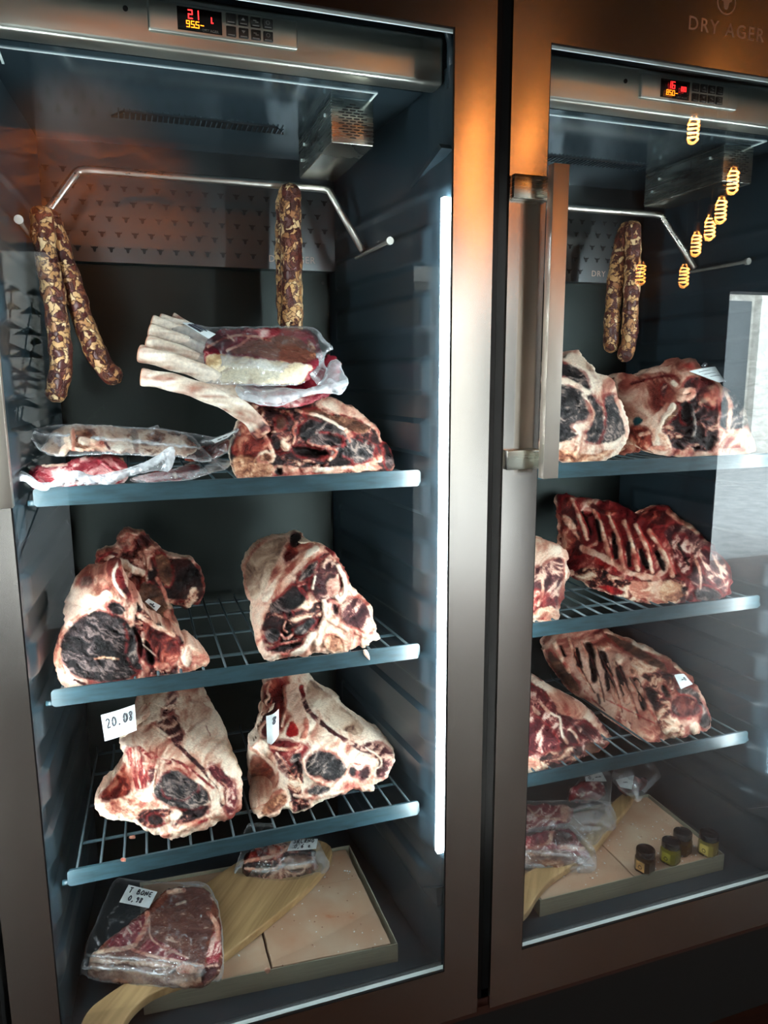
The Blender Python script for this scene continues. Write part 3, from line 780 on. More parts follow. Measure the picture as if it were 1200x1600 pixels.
def set_colors(o, cols):
    a = o.data.color_attributes.new('Col', 'FLOAT_COLOR', 'POINT')
    c = np.ones((len(o.data.vertices), 4), np.float32); c[:, :3] = cols
    a.data.foreach_set('color', c.ravel())

def grid_for(outline, s, rough):
    P = np.array(outline); x0, y0 = P.min(0)-4; x1, y1 = P.max(0)+4
    xs = np.arange(x0, x1+s, s); ys = np.arange(y0, y1+s, s)
    X, Y = np.meshgrid(xs, ys, indexing='ij')
    def f(x, y):
        wx = (fbm(x/9, y/9, 3)-.5)*rough*2; wy = (fbm(x/9+40, y/9+70, 3)-.5)*rough*2
        return sdf(outline, x+wx, y+wy)
    D = f(X, Y)
    e = .6; gx = (f(X+e, Y)-f(X-e, Y))/(2*e); gy = (f(X, Y+e)-f(X, Y-e))/(2*e)
    g2 = np.maximum(gx*gx+gy*gy, .25)
    out = D < 0; near = out & (D > -s*1.5)
    Xs = np.where(near, X-gx*D/g2, X); Ys = np.where(near, Y-gy*D/g2, Y)
    keep = D > -s*1.45
    q = keep[:-1, :-1] & keep[1:, :-1] & keep[1:, 1:] & keep[:-1, 1:]
    q &= (np.maximum.reduce([D[:-1, :-1], D[1:, :-1], D[1:, 1:], D[:-1, 1:]]) > 0)
    return Xs, Ys, D, q

def relief(name, outline, ctrl, base, regs=(), strokes=(), thick=.12, s=1.5, R=.016, Rpx=16, rough=3.6, mat='meat',
           back='tanfat', ymax=.485, parent=None, zoom=1.0, warp=3.1, ang=None, origin_z=None, big=.003, zmin=None):
    outline = smooth_poly(outline, 2)
    X, Y, D, q = grid_for(outline, s, rough)
    ids = -np.ones(X.shape, int); used = np.zeros(X.shape, bool)
    for dx in (0, 1):
        for dy in (0, 1): used[dx:dx+q.shape[0], dy:dy+q.shape[1]] |= q
    nu = used.sum(); ids[used] = np.arange(nu)
    x = X[used]; y = Y[used]; d = np.clip(D[used], 0, None)
    yb = rbf(ctrl, x, y)
    u = 1-np.clip(d/Rpx, 0, 1); yf = yb+R*(1-np.sqrt(np.clip(1-u*u, 0, 1)))
    col, h = tissue(base, x, y, zoom, ang)
    wx = (fbm(x/15+3, y/15+8, 5, g=.72)-.5)*2.6*warp; wy = (fbm(x/15+77, y/15+21, 5, g=.72)-.5)*2.6*warp
    xw, yw = x+wx, y+wy
    for r in regs:
        poly, kind = r[0], r[1]; o = r[2] if len(r) > 2 else {}
        sd = sdf(smooth_poly(poly, 1), xw, yw); m = sstep(-1.2, 1.8, sd)*o.get('op', 1.0)
        c2, h2 = tissue(kind, x, y, o.get('zoom', 1.0)*zoom, o.get('ang'))
        hh = o.get('h', 0.0)*.001
        lift = hh*sstep(-1.5, o.get('soft', 7), sd)
        col = col*(1-m[:, None])+c2*m[:, None]; h = h*(1-m)+h2*m+lift
        if kind in ('crust', 'grey', 'dryred', 'dark', 'dchaos', 'marb', 'red', 'rawdark', 'brown') and mat == 'meat':
            eg = (np.exp(-((sd+1.0)/2.2)**2)*o.get('op', 1.0)*sstep(.30, .55, fbm(x/11+6, y/11+2, 3)))[:, None]*.8
            col = col*(1-eg)+eg*lin((134, 34, 34)); h = h-eg[:, 0]*.0009
    for r in strokes:
        pts, wd, kind = r[0], r[1], r[2]; o = r[3] if len(r) > 3 else {}
        dd = dline(smooth_line(pts, 2), x+wx*.6, y+wy*.6)
        wn = wd*.5*(.65+.7*fbm(x/8+len(pts)*3, y/8, 2))
        m = 1-sstep(wn-1.0, wn+1.0, dd)
        c2, h2 = tissue(kind, x, y, o.get('zoom', 1.0)*zoom, o.get('ang'))
        prof = np.sqrt(np.clip(1-(dd/np.maximum(wn+.5, 1))**2, 0, 1))
        col = col*(1-m[:, None])+c2*m[:, None]; h = h*(1-.5*m)+.5*h2*m+o.get('h', 1.5)*.001*prof
    lum = col@np.array([.3, .5, .2]); cw = (fbm(x/30, y/30, 3)-.5)*40
    cn = fbm((x+cw)/46+3, (y-cw)/30+8, 4, True, .6); ck = sstep(.76, .90, cn)*sstep(.20, .42, lum)
    col = col*(1-.45*ck[:, None])+.45*ck[:, None]*lin((150, 84, 66)); h = h-ck*.0022
    h = h+(fbm(x/22+9, y/22+4, 4)-.5)*big*3
    edge = sstep(0, 5, d)
    F = atY(x, y, yf-h*edge)
    if zmin is not None: F[:, 2] = np.maximum(F[:, 2], zmin+.0005*np.sin(x))
    Dm = max(float(D.max())*.75, 10)
    ub = 1-np.clip(d/Dm, 0, 1); th = thick*np.sqrt(np.clip(1-ub*ub, 0, 1))
    B = F.copy(); B[:, 1] = np.minimum(F[:, 1]+th+.0006, np.maximum(ymax, F[:, 1]+.006))
    if mat == 'meatwet' and F[:, 2].max() < .5:                    # flat packed steaks: thickness runs down and back from the visible top
        B = F.copy(); B[:, 1] += .45*th+.0006; B[:, 2] -= .8*np.minimum(th, .04)
        B[:, 2] = np.maximum(B[:, 2], np.minimum(F[:, 2]-.001, .3436))
    bx = np.zeros(nu, bool)                 # boundary vertices are shared by both skins
    Dv = D[used]; bx = Dv <= 0
    bid = np.arange(nu); nb = int((~bx).sum()); bid[~bx] = nu+np.arange(nb)
    V = np.concatenate([F, B[~bx]])
    ii, jj = np.nonzero(q)
    a = ids[ii, jj]; b = ids[ii+1, jj]; c = ids[ii+1, jj+1]; e = ids[ii, jj+1]
    Ff = np.stack([a, e, c, b], 1); Bf = bid[np.stack([a, b, c, e], 1)]
    F_all = np.concatenate([Ff, Bf])
    # drop faces that became degenerate copies
    bc, _ = tissue(base if mat == 'meatwet' else back, x[~bx], y[~bx], zoom)
    cols = np.concatenate([col, bc])
    org = None
    if parent is None:
        fz = V[:, 2].min() if origin_z is None else origin_z
        org = (float(V[:, 0].mean()), float(V[:, 1].mean()), float(fz))
    else:
        V = V
    o = link_mesh(name, V, F_all, MAT[mat], parent, True, org)
    set_colors(o, cols)
    return o

def film(name, outline, ctrl, parent, strokes=(), s=2.2, amp=.004, mat='film', R=.01, milk=0.0, wr=16, seed=0.0):
    outline = smooth_poly(outline, 1)
    X, Y, D, q = grid_for(outline, s, 1.2)
    used = np.zeros(X.shape, bool)
    for dx in (0, 1):
        for dy in (0, 1): used[dx:dx+q.shape[0], dy:dy+q.shape[1]] |= q
    ids = -np.ones(X.shape, int); ids[used] = np.arange(used.sum())
    x = X[used]; y = Y[used]; d = np.clip(D[used], 0, None)
    yb = rbf(ctrl, x, y)+R*np.exp(-d/7)
    n = fbm(x/wr+seed, y/wr+seed*2, 4, True)
    yf = yb-(n-.6)*amp
    m = milk+.22*sstep(.80, .97, n)+.28*np.exp(-d/2.0)
    for pts, wd, op in strokes:
        dd = dline(smooth_line(pts, 2), x+(fbm(x/9, y/9, 2)-.5)*6, y+(fbm(x/9+9, y/9, 2)-.5)*6)
        wn = wd*.5; k = 1-sstep(wn-1.5, wn+1.5, dd)
        m = np.maximum(m, k*op*.62*(.25+1.0*n*n)); yf = yf-k*.003
    F = atY(x, y, yf)
    ii, jj = np.nonzero(q)
    Ff = np.stack([ids[ii, jj], ids[ii, jj+1], ids[ii+1, jj+1], ids[ii+1, jj]], 1)
    B = F.copy(); B[:, 1] += .0006; nu = len(F)
    o = link_mesh(name, np.concatenate([F, B]), np.concatenate([Ff, Ff[:, ::-1]+nu]), MAT[mat], parent, True)
    mm = np.clip(np.concatenate([m, m]), 0, .95)
    set_colors(o, np.stack([mm]*3, -1))
    return o

# handwriting: simple pen strokes, characters in a 1 x 1.5 box
PEN = {
 '0': [[(.5, 1.5), (.1, 1.1), (.1, .4), (.5, 0), (.9, .4), (.9, 1.1), (.5, 1.5)]],
 '1': [[(.2, 1.1), (.55, 1.5), (.5, 0)]],
 '2': [[(.05, 1.2), (.4, 1.5), (.8, 1.25), (.7, .8), (.05, 0), (.95, .1)]],
 '6': [[(.8, 1.5), (.2, .9), (.1, .3), (.5, 0), (.9, .35), (.6, .75), (.15, .5)]],
 '8': [[(.8, 1.3), (.4, 1.5), (.15, 1.15), (.75, .5), (.6, .02), (.2, .1), (.2, .5), (.85, 1.1), (.8, 1.3)]],
 '9': [[(.85, 1.2), (.45, 1.5), (.15, 1.1), (.5, .8), (.85, 1.2), (.8, .5), (.5, 0)]],
 '.': [[(.3, .05), (.5, .2), (.5, 0), (.3, .05)]], ',': [[(.4, .12), (.2, -.25)]],
 'T': [[(0, 1.45), (1, 1.5)], [(.5, 1.5), (.45, 0)]],
 'B': [[(.15, 0), (.15, 1.5), (.7, 1.4), (.75, 1.0), (.2, .8), (.85, .6), (.8, .1), (.15, 0)]],
 'O': [[(.5, 1.4), (.1, 1.0), (.1, .3), (.5, 0), (.9, .4), (.9, 1.1), (.5, 1.4)]],
 'N': [[(.1, 0), (.15, 1.5), (.85, 0), (.9, 1.5)]],
 'E': [[(.9, 1.5), (.2, 1.4), (.15, .1), (.9, 0)], [(.15, .75), (.7, .8)]],
 'R': [[(.15, 0), (.15, 1.5), (.8, 1.35), (.75, .9), (.15, .75), (.9, 0)]],
 'S': [[(.85, 1.35), (.4, 1.5), (.2, 1.1), (.8, .5), (.6, 0), (.1, .15)]],
 'e': [[(.15, .5), (.8, .6), (.5, 1.0), (.15, .5), (.4, 0), (.9, .15)]],
 'A': [[(0, 0), (.5, 1.5), (.95, 0)], [(.2, .5), (.8, .5)]], 'L': [[(.1, 1.5), (.1, 0), (.9, 0)]], ' ': [],
 '~': [[(0, .6), (.25, .9), (.5, .5), (.75, .9), (1, .6)]],
}
def card(name, corners, parent=None, lines=(), label=None, cat=None, th=.0006, curl=0.0, mat='paper', pen=.0007, group=None):
    """corners: four 3-D points TL TR BR BL; lines: (text, u0, v0, width, height) in card fractions from the top left"""
    P = [np.array(c, float) for c in corners]
    def at(u, v, o=0.0):
        p = (P[0]*(1-u)+P[1]*u)*(1-v)+(P[3]*(1-u)+P[2]*u)*v
        return p+nrm*(o+curl*math.sin(math.pi*u))
    nrm = np.cross(P[1]-P[0], P[3]-P[0]); nrm /= np.linalg.norm(nrm)
    if nrm@(EYE-P[0]) < 0: nrm = -nrm
    n = 16; V = []; F = []
    for o in (0, -th):
        for i in range(n+1):
            for j in range(2): V.append(at(i/n, j, o))
    m = 2*(n+1)
    for i in range(n):
        a = 2*i; F += [(a, a+1, a+3, a+2), (m+a, m+a+2, m+a+3, m+a+1), (a, a+2, m+a+2, m+a), (a+1, m+a+1, m+a+3, a+3)]
    F += [(0, m, m+1, 1), (m-2, m-1, 2*m-1, 2*m-2)]
    org = None if parent is not None else tuple(P[3]*.5+P[2]*.5)
    o = link_mesh(name, V, F, MAT[mat], parent, False, org)
    if label: tag(o, label, cat, group)
    mb = MB()
    for (t, u0, v0, w, h) in lines:
        cw = w/max(len(t), 1)
        for i, ch in enumerate(t):
            for st in PEN.get(ch, []):
                pts = smooth_line([(u0+cw*(i+.1+.72*sx), v0+h*(1-sy/1.5)) for sx, sy in st], 1)
                mb.tube([at(a, b, .0013) for a, b in pts], pen*1.5, 5)
    if mb.v: mb.build('handwriting', MAT['ink'], o)
    return o
def quadY(pts, Y):
    Y = Y if isinstance(Y, (list, tuple)) else [Y]*4
    return [atY(p[0], p[1], yy) for p, yy in zip(pts, Y)]
def quadZ(pts, Z):
    Z = Z if isinstance(Z, (list, tuple)) else [Z]*4
    return [atZ(p[0], p[1], zz) for p, zz in zip(pts, Z)]
def crop(ox, oy, sc):
    def c(*p): return [(ox+x/sc, oy+y/sc) for x, y in p]
    return c
S1, S2, S3 = SZ_L[0]+.020, SZ_L[1]+.020, SZ_L[2]+.020       # resting heights on the wires
Q1, Q2, Q3 = SZ_R[0]+.020, SZ_R[1]+.020, SZ_R[2]+.020
def scale_pts(c, pts): return c(*pts)
def build(name, cs, label, cat, outline, ctrl, base, regs=(), strokes=(), group=None, **k):
    c = crop(*cs); sc = cs[2]
    cc = [(*c((a[0], a[1]))[0], a[2], a[3]) for a in ctrl]
    rg = [(c(*r[0]), *r[1:]) for r in regs]
    st = [(c(*r[0]), r[1]/sc, *r[2:]) for r in strokes]
    o = relief(name, c(*outline), cc, base, rg, st, **k)
    if label: tag(o, label, cat, group)
    return o
def bag(name, cs, parent, outline, ctrl, strokes=(), **k):
    c = crop(*cs); sc = cs[2]
    cc = [(*c((a[0], a[1]))[0], a[2], a[3]) for a in ctrl]
    return film(name, c(*outline), cc, parent, [(c(*s[0]), s[1]/sc, s[2]) for s in strokes], **k)

# ================================================================== LEFT CABINET
# --- lowest pair on the middle shelf
A = (20, 800, 3.75)
build('beef_loin', A, 'aged joint with a huge dark oval eye, front left of the middle left shelf', 'meat',
  [(235,850),(250,760),(300,680),(292,590),(310,530),(345,440),(375,385),(440,352),(500,365),(530,350),(560,325),(610,305),(645,330),(665,400),(700,470),(745,500),(765,570),(800,620),(880,680),(960,705),(1000,762),(1060,780),(1110,808),(1162,875),(1140,905),(1060,925),(990,960),(940,945),(880,962),(800,962),(740,1010),(650,1020),(600,1052),(540,1040),(480,1062),(410,1068),(340,1030),(280,1010),(250,960)],
  [(260,950,'y',.135),(450,1060,'y',.13),(760,1000,'y',.14),(1150,890,'y',.135),(500,780,'y',.14),(700,760,'y',.155),(880,800,'y',.175),(620,420,'y',.165),(620,310,'y',.19),(450,480,'y',.165),(320,640,'y',.17),(310,540,'y',.25),(440,360,'y',.26),(380,430,'y',.24),(1050,790,'y',.165)],
  'pfat',
  [([(375,385),(440,355),(500,370),(520,430),(480,490),(400,540),(320,640),(290,640),(310,530)], 'pfat', {'zoom':1.4}),
   ([(385,400),(440,360),(480,380),(460,440),(420,430),(400,450)], 'grey', {'op':.8}),
   ([(420,560),(520,470),(575,440),(560,520),(500,560)], 'fat'),
   ([(590,345),(640,325),(668,420),(700,500),(650,520),(610,440)], 'red'),
   ([(700,500),(760,560),(840,640),(960,700),(1010,780),(1000,940),(880,960),(800,950),(790,880),(730,840),(710,640)], 'chaos', {'h':-3}),
   ([(740,620),(830,680),(960,730),(990,800),(960,900),(860,930),(820,860)], 'rawdark', {'h':-6}),
   ([(770,740),(810,780),(840,860),(820,910),(780,880),(760,800)], 'dark', {'h':-14}),
   ([(700,640),(760,740),(770,860),(720,850),(690,760)], 'dark', {'h':-8}),
   ([(1000,770),(1110,810),(1160,875),(1100,915),(1000,950),(960,930),(975,860)], 'bonepk'),
   ([(985,800),(1030,780),(1055,820),(1050,880),(1020,912),(985,890)], 'fat', {'h':5}),
   ([(280,760),(310,700),(370,635),(430,590),(500,570),(570,585),(640,610),(690,660),(712,740),(730,860),(765,920),(700,965),(640,1005),(560,1002),(450,985),(360,965),(300,900),(270,830)], 'crust', {'h':2, 'zoom':.75}),
   ([(650,640),(720,700),(735,860),(770,930),(720,930),(660,820),(680,720)], 'grey', {'ang':60}),
   ([(552,545),(585,520),(650,545),(665,590),(610,605),(570,580)], 'crust', {'h':-5}),
   ([(420,1000),(560,1005),(660,990),(640,1030),(540,1040),(440,1030)], 'red')],
  [([(600,500),(560,440),(520,400)], 30, 'pfat', {'h':3}), ([(610,320),(590,350),(600,430),(660,500)], 16, 'fat', {'h':3}), ([(650,340),(670,430),(720,520)], 14, 'pfat', {'h':3}),
   ([(275,800),(265,870),(320,970),(420,1010)], 20, 'rawdark', {'h':0}), ([(270,900),(300,940),(345,975)], 22, 'fat'), ([(730,600),(820,660),(940,720)], 26, 'bonepk'),
   ([(700,480),(720,560),(700,620)], 22, 'pfat'), ([(760,780),(830,830),(850,860)], 8, 'pfat', {'h':4}), ([(480,860),(540,850),(620,860)], 10, 'bone', {'h':1}),
   ([(840,900),(900,905)], 34, 'bonepk'), ([(340,640),(430,570),(520,550)], 14, 'fat')],
  thick=.17, back='pfat', zmin=S2-.018)
build('beef_shoulder', A, 'lumpy dark-capped aged joint at the back left of the middle shelf', 'meat',
  [(475,330),(488,280),(480,240),(540,213),(600,212),(598,165),(640,108),(680,95),(720,115),(770,108),(805,160),(850,195),(900,240),(980,262),(1060,262),(1090,320),(1125,390),(1132,470),(1095,540),(1055,545),(1020,575),(985,550),(900,520),(935,570),(965,650),(1000,740),(900,740),(760,640),(640,560),(500,450)],
  [(560,230,'y',.35),(690,100,'y',.37),(900,240,'y',.38),(1090,320,'y',.385),(1120,480,'y',.37),(1020,570,'y',.36),(900,520,'y',.33),(950,640,'y',.29),(820,600,'y',.27),(700,480,'y',.29),(560,400,'y',.31),(700,300,'y',.31),(980,400,'y',.33)],
  'lump',
  [([(820,240),(930,270),(1050,270),(1100,340),(1130,470),(1080,540),(1040,530),(900,510),(800,450),(780,360)], 'dark'),
   ([(820,240),(900,250),(940,330),(930,440),(880,420),(840,330)], 'brown'),
   ([(1040,440),(1090,440),(1080,530),(1020,570),(985,545),(1030,500)], 'chaos'),
   ([(740,400),(860,420),(920,560),(960,660),(900,690),(800,620),(740,520)], 'brown'),
   ([(600,210),(640,120),(700,105),(720,200),(690,240)], 'rawdark', {'op':.6})],
  [([(720,120),(780,220),(800,330)], 34, 'lump', {'h':9}), ([(640,290),(700,330),(760,360)], 40, 'fat', {'h':5}), ([(1050,280),(1080,320)], 16, 'red'), ([(905,595),(925,650),(950,690)], 44, 'bonepk', {'h':7}),
   ([(850,390),(890,470),(920,560)], 20, 'pfat'), ([(680,450),(740,560),(800,620)], 28, 'pfat', {'h':4}), ([(500,280),(560,240),(610,250)], 22, 'red', {'h':5})],
  thick=.10, zoom=1.0, ymax=.49, big=.006, zmin=S2)
c = crop(*A)
card('date_tag', quadY(c((775,525),(795,508),(868,550),(840,582)), .262), label='small white paper tag tucked between two joints, middle left shelf', cat='tag', lines=[('2~', .25, .3, .5, .4)])

Bc = (370, 820, 5)
build('beef_rump', Bc, 'cream-fat joint with dark ragged cut face, right of the middle left shelf', 'meat',
  [(45,310),(80,250),(130,180),(200,125),(300,88),(420,80),(428,55),(500,48),(530,95),(600,150),(680,158),(745,190),(775,245),(830,310),(862,370),(885,450),(922,500),(932,530),(990,570),(1052,630),(1070,730),(1090,790),(1085,850),(1125,880),(1100,908),(1042,912),(1040,962),(970,950),(910,962),(870,1005),(790,1015),(720,1018),(660,1000),(600,1000),(560,1032),(450,1035),(320,1048),(280,1078),(220,1060),(170,1000),(140,850),(118,760),(125,640),(85,560),(55,450)],
  [(280,1075,'y',.125),(450,1035,'y',.13),(700,1010,'y',.13),(1030,955,'y',.14),(1100,890,'y',.145),(1060,700,'y',.17),(900,480,'y',.2),(760,240,'y',.24),(640,180,'y',.25),(560,400,'y',.20),(350,650,'y',.165),(700,700,'y',.165),(200,850,'y',.15),(150,650,'y',.24),(60,350,'y',.38),(120,200,'y',.41),(300,90,'y',.42),(490,60,'y',.40),(400,250,'y',.30),(250,420,'y',.26),(900,750,'y',.16)],
  'pfat',
  [([(60,330),(130,200),(300,100),(420,90),(330,250),(250,420),(200,560),(120,600),(70,470)], 'tanfat', {'zoom':1.4}),
   ([(350,240),(400,170),(450,95),(520,100),(600,150),(500,220),(420,290),(370,300)], 'rawdark', {'h':-4}),
   ([(420,80),(440,55),(500,55),(520,140),(440,200),(410,150)], 'dark'),
   ([(620,265),(700,200),(770,260),(820,350),(850,450),(800,560),(700,600),(690,720),(640,830),(540,850),(500,960),(330,1010),(250,990),(195,900),(200,800),(240,640),(330,560),(430,470),(520,340)], 'dchaos', {'h':-3}),
   ([(520,345),(620,265),(645,310),(580,400),(500,450),(470,440)], 'grey'),
   ([(250,650),(300,580),(380,520),(450,460),(540,520),(540,600),(440,680),(330,700),(260,690)], 'crust', {'zoom':1.3}),
   ([(205,860),(240,800),(310,790),(350,840),(330,920),(250,940)], 'crust'),
   ([(430,830),(480,780),(600,720),(640,760),(560,830),(480,880)], 'grey'),
   ([(560,430),(680,240),(760,280),(810,420),(800,560),(680,600),(600,560)], 'dryred', {'op':.8}),
   ([(700,430),(800,400),(810,540),(740,580),(700,520)], 'tissue', {'op':.7}),
   ([(780,680),(830,600),(920,550),(990,590),(1040,660),(1070,760),(1070,840),(1030,860),(930,800),(840,770)], 'dryred', {'h':2, 'zoom':1.4}),
   ([(370,690),(440,680),(440,730),(390,750)], 'dark', {'h':-8}),
   ([(560,480),(620,460),(640,560),(580,600)], 'dark', {'h':-3, 'op':.5}),
   ([(660,930),(680,860),(760,840),(830,850),(915,930),(870,1000),(720,1012)], 'bonepk', {'h':3}),
   ([(690,880),(760,860),(830,900),(850,970),(780,1000),(700,980)], 'bone'),
   ([(740,600),(800,640),(800,700),(750,700)], 'dchaos', {'h':-5}),
   ([(930,850),(1040,880),(1040,950),(930,950)], 'pfat')],
  [([(795,330),(845,420),(862,520),(810,595),(780,560)], 34, 'fat', {'h':6}), ([(300,1032),(450,1012),(540,960),(590,860)], 46, 'fat', {'h':6}), ([(610,400),(590,500)], 14, 'fat', {'h':3}),
   ([(680,600),(690,720),(650,840),(620,960)], 34, 'pfat', {'h':3}), ([(700,720),(800,790),(900,830),(1030,880)], 30, 'pfat', {'h':3}), ([(540,560),(470,480),(540,460)], 16, 'red'),
   ([(240,580),(200,700),(160,850),(200,1000),(260,1060)], 46, 'pfat', {'h':2}), ([(250,980),(350,930),(500,900)], 18, 'red'), ([(620,190),(540,230),(420,340),(280,470),(220,580)], 54, 'fat', {'h':4}),
   ([(700,180),(760,240)], 34, 'red'), ([(1010,600),(1060,720),(1075,800)], 16, 'pfat'), ([(350,860),(380,900),(440,860)], 20, 'red'), ([(380,760),(360,820),(400,840)], 14, 'pfat', {'h':4}),
   ([(890,480),(910,530)], 34, 'fat', {'h':5})],
  thick=.12, back='tanfat', zmin=S2-.02)
build('meat_scrap', Bc, 'sliver of fat hanging off the lip of the middle shelf', 'scrap', [(985,975),(1010,970),(1035,1010),(1042,1065),(1015,1040),(990,1010)], [(1000,980,'y',.109),(1040,1060,'y',.1105),(990,1010,'y',.1095)], 'pfat', thick=.002, R=.002, Rpx=3, s=1.0, rough=.4, big=0, ymax=.1135)

# --- lowest shelf
Cc = (130, 1060, 4.444)
build('beef_rib', Cc, 'fat-capped aged rib joint with a dark round eye, left side of the lowest shelf', 'meat',
  [(380,60),(500,30),(820,30),(860,110),(920,225),(970,310),(1005,420),(1052,550),(1100,650),(1114,760),(1108,880),(1065,950),(1010,985),(960,990),(880,1035),(760,1075),(680,1108),(600,1120),(543,1105),(520,1082),(440,1065),(385,1010),(320,995),(250,985),(150,978),(80,925),(68,850),(105,795),(190,725),(240,640),(292,560),(270,490),(228,425),(320,380),(360,330),(360,200)],
  [(600,1115,'y',.13),(100,920,'y',.15),(300,985,'y',.14),(1060,940,'y',.14),(680,780,'y',.15),(450,640,'y',.165),(300,470,'y',.18),(1110,760,'y',.16),(1000,640,'y',.165),(700,560,'y',.18),(640,400,'y',.23),(900,350,'y',.28),(1000,430,'y',.25),(850,100,'y',.43),(500,100,'y',.40),(380,250,'y',.33),(120,820,'y',.17),(250,700,'y',.24),(700,200,'y',.36),(380,60,'y',.43)],
  'fat',
  [([(365,100),(640,90),(600,200),(520,290),(440,330),(370,330)], 'tanfat', {'zoom':1.2}),
   ([(600,90),(660,90),(640,220),(580,270),(540,260)], 'dryred'),
   ([(505,315),(570,270),(635,240),(680,330),(705,420),(660,480),(580,410),(520,350)], 'dryred', {'h':-3}),
   ([(850,600),(900,585),(1000,665),(1060,730),(1075,820),(1055,930),(1010,960),(985,930),(990,800),(940,720),(870,670)], 'marb'),
   ([(180,735),(240,650),(300,570),(335,690),(340,800),(230,840),(130,860),(115,815)], 'rawdark', {'h':-6}),
   ([(120,890),(230,830),(340,820),(440,860),(520,850),(560,900),(480,960),(360,980),(200,960)], 'bonepk', {'zoom':.6}),
   ([(360,960),(430,900),(560,900),(640,930),(620,1000),(500,1050),(420,1030)], 'chaos'),
   ([(430,960),(480,930),(560,950),(560,1020),(480,1030)], 'dark'),
   ([(700,900),(800,880),(880,880),(860,950),(760,1000),(680,1010),(620,1040),(640,970)], 'dchaos'),
   ([(480,770),(560,640),(640,625),(740,690),(850,760),(880,850),(800,910),(650,905),(540,860),(490,810)], 'grey', {'h':2, 'ang':-20, 'zoom':.8}),
   ([(560,650),(650,635),(740,700),(820,760),(740,830),(600,840),(530,760)], 'crust', {'op':.6, 'zoom':.7}),
   ([(450,630),(500,620),(500,690),(460,740),(440,700)], 'dryred'),
   ([(290,480),(390,470),(420,600),(460,750),(400,780),(350,760),(320,620)], 'red', {'ang':-75, 'zoom':.8}),
   ([(600,930),(700,920),(680,970),(600,1000)], 'fat')],
  [([(650,460),(760,560),(840,650),(920,720),(960,800),(965,880)], 30, 'dryred', {'h':-1}), ([(620,560),(720,610),(820,690),(900,760)], 20, 'red', {'h':0}), ([(390,480),(470,550),(600,580)], 32, 'red', {'h':-1}),
   ([(860,640),(900,700),(950,760),(975,860)], 24, 'fat', {'h':3}), ([(420,590),(500,570),(560,580)], 24, 'fat', {'h':2}), ([(500,640),(480,760)], 16, 'fat', {'h':3}), ([(730,670),(820,720),(900,800),(900,900)], 26, 'fat', {'h':2}),
   ([(560,1100),(680,1050),(820,990),(940,950)], 46, 'bonepk', {'h':4}), ([(810,1000),(860,980)], 26, 'vivid'), ([(960,720),(1010,770),(1000,860)], 10, 'pfat'), ([(340,480),(370,640),(400,760)], 12, 'pfat', {'h':3}),
   ([(480,330),(540,370),(590,410)], 22, 'fat', {'h':4}), ([(230,430),(300,560),(340,700),(350,800)], 24, 'pfat', {'h':4}), ([(890,960),(960,920)], 30, 'fat', {'h':4}), ([(850,330),(880,400)], 6, 'red'), ([(735,120),(745,155)], 8, 'red')],
  thick=.12, back='fat', zmin=S3-.01)
Dc = (370, 1040, 4.444)
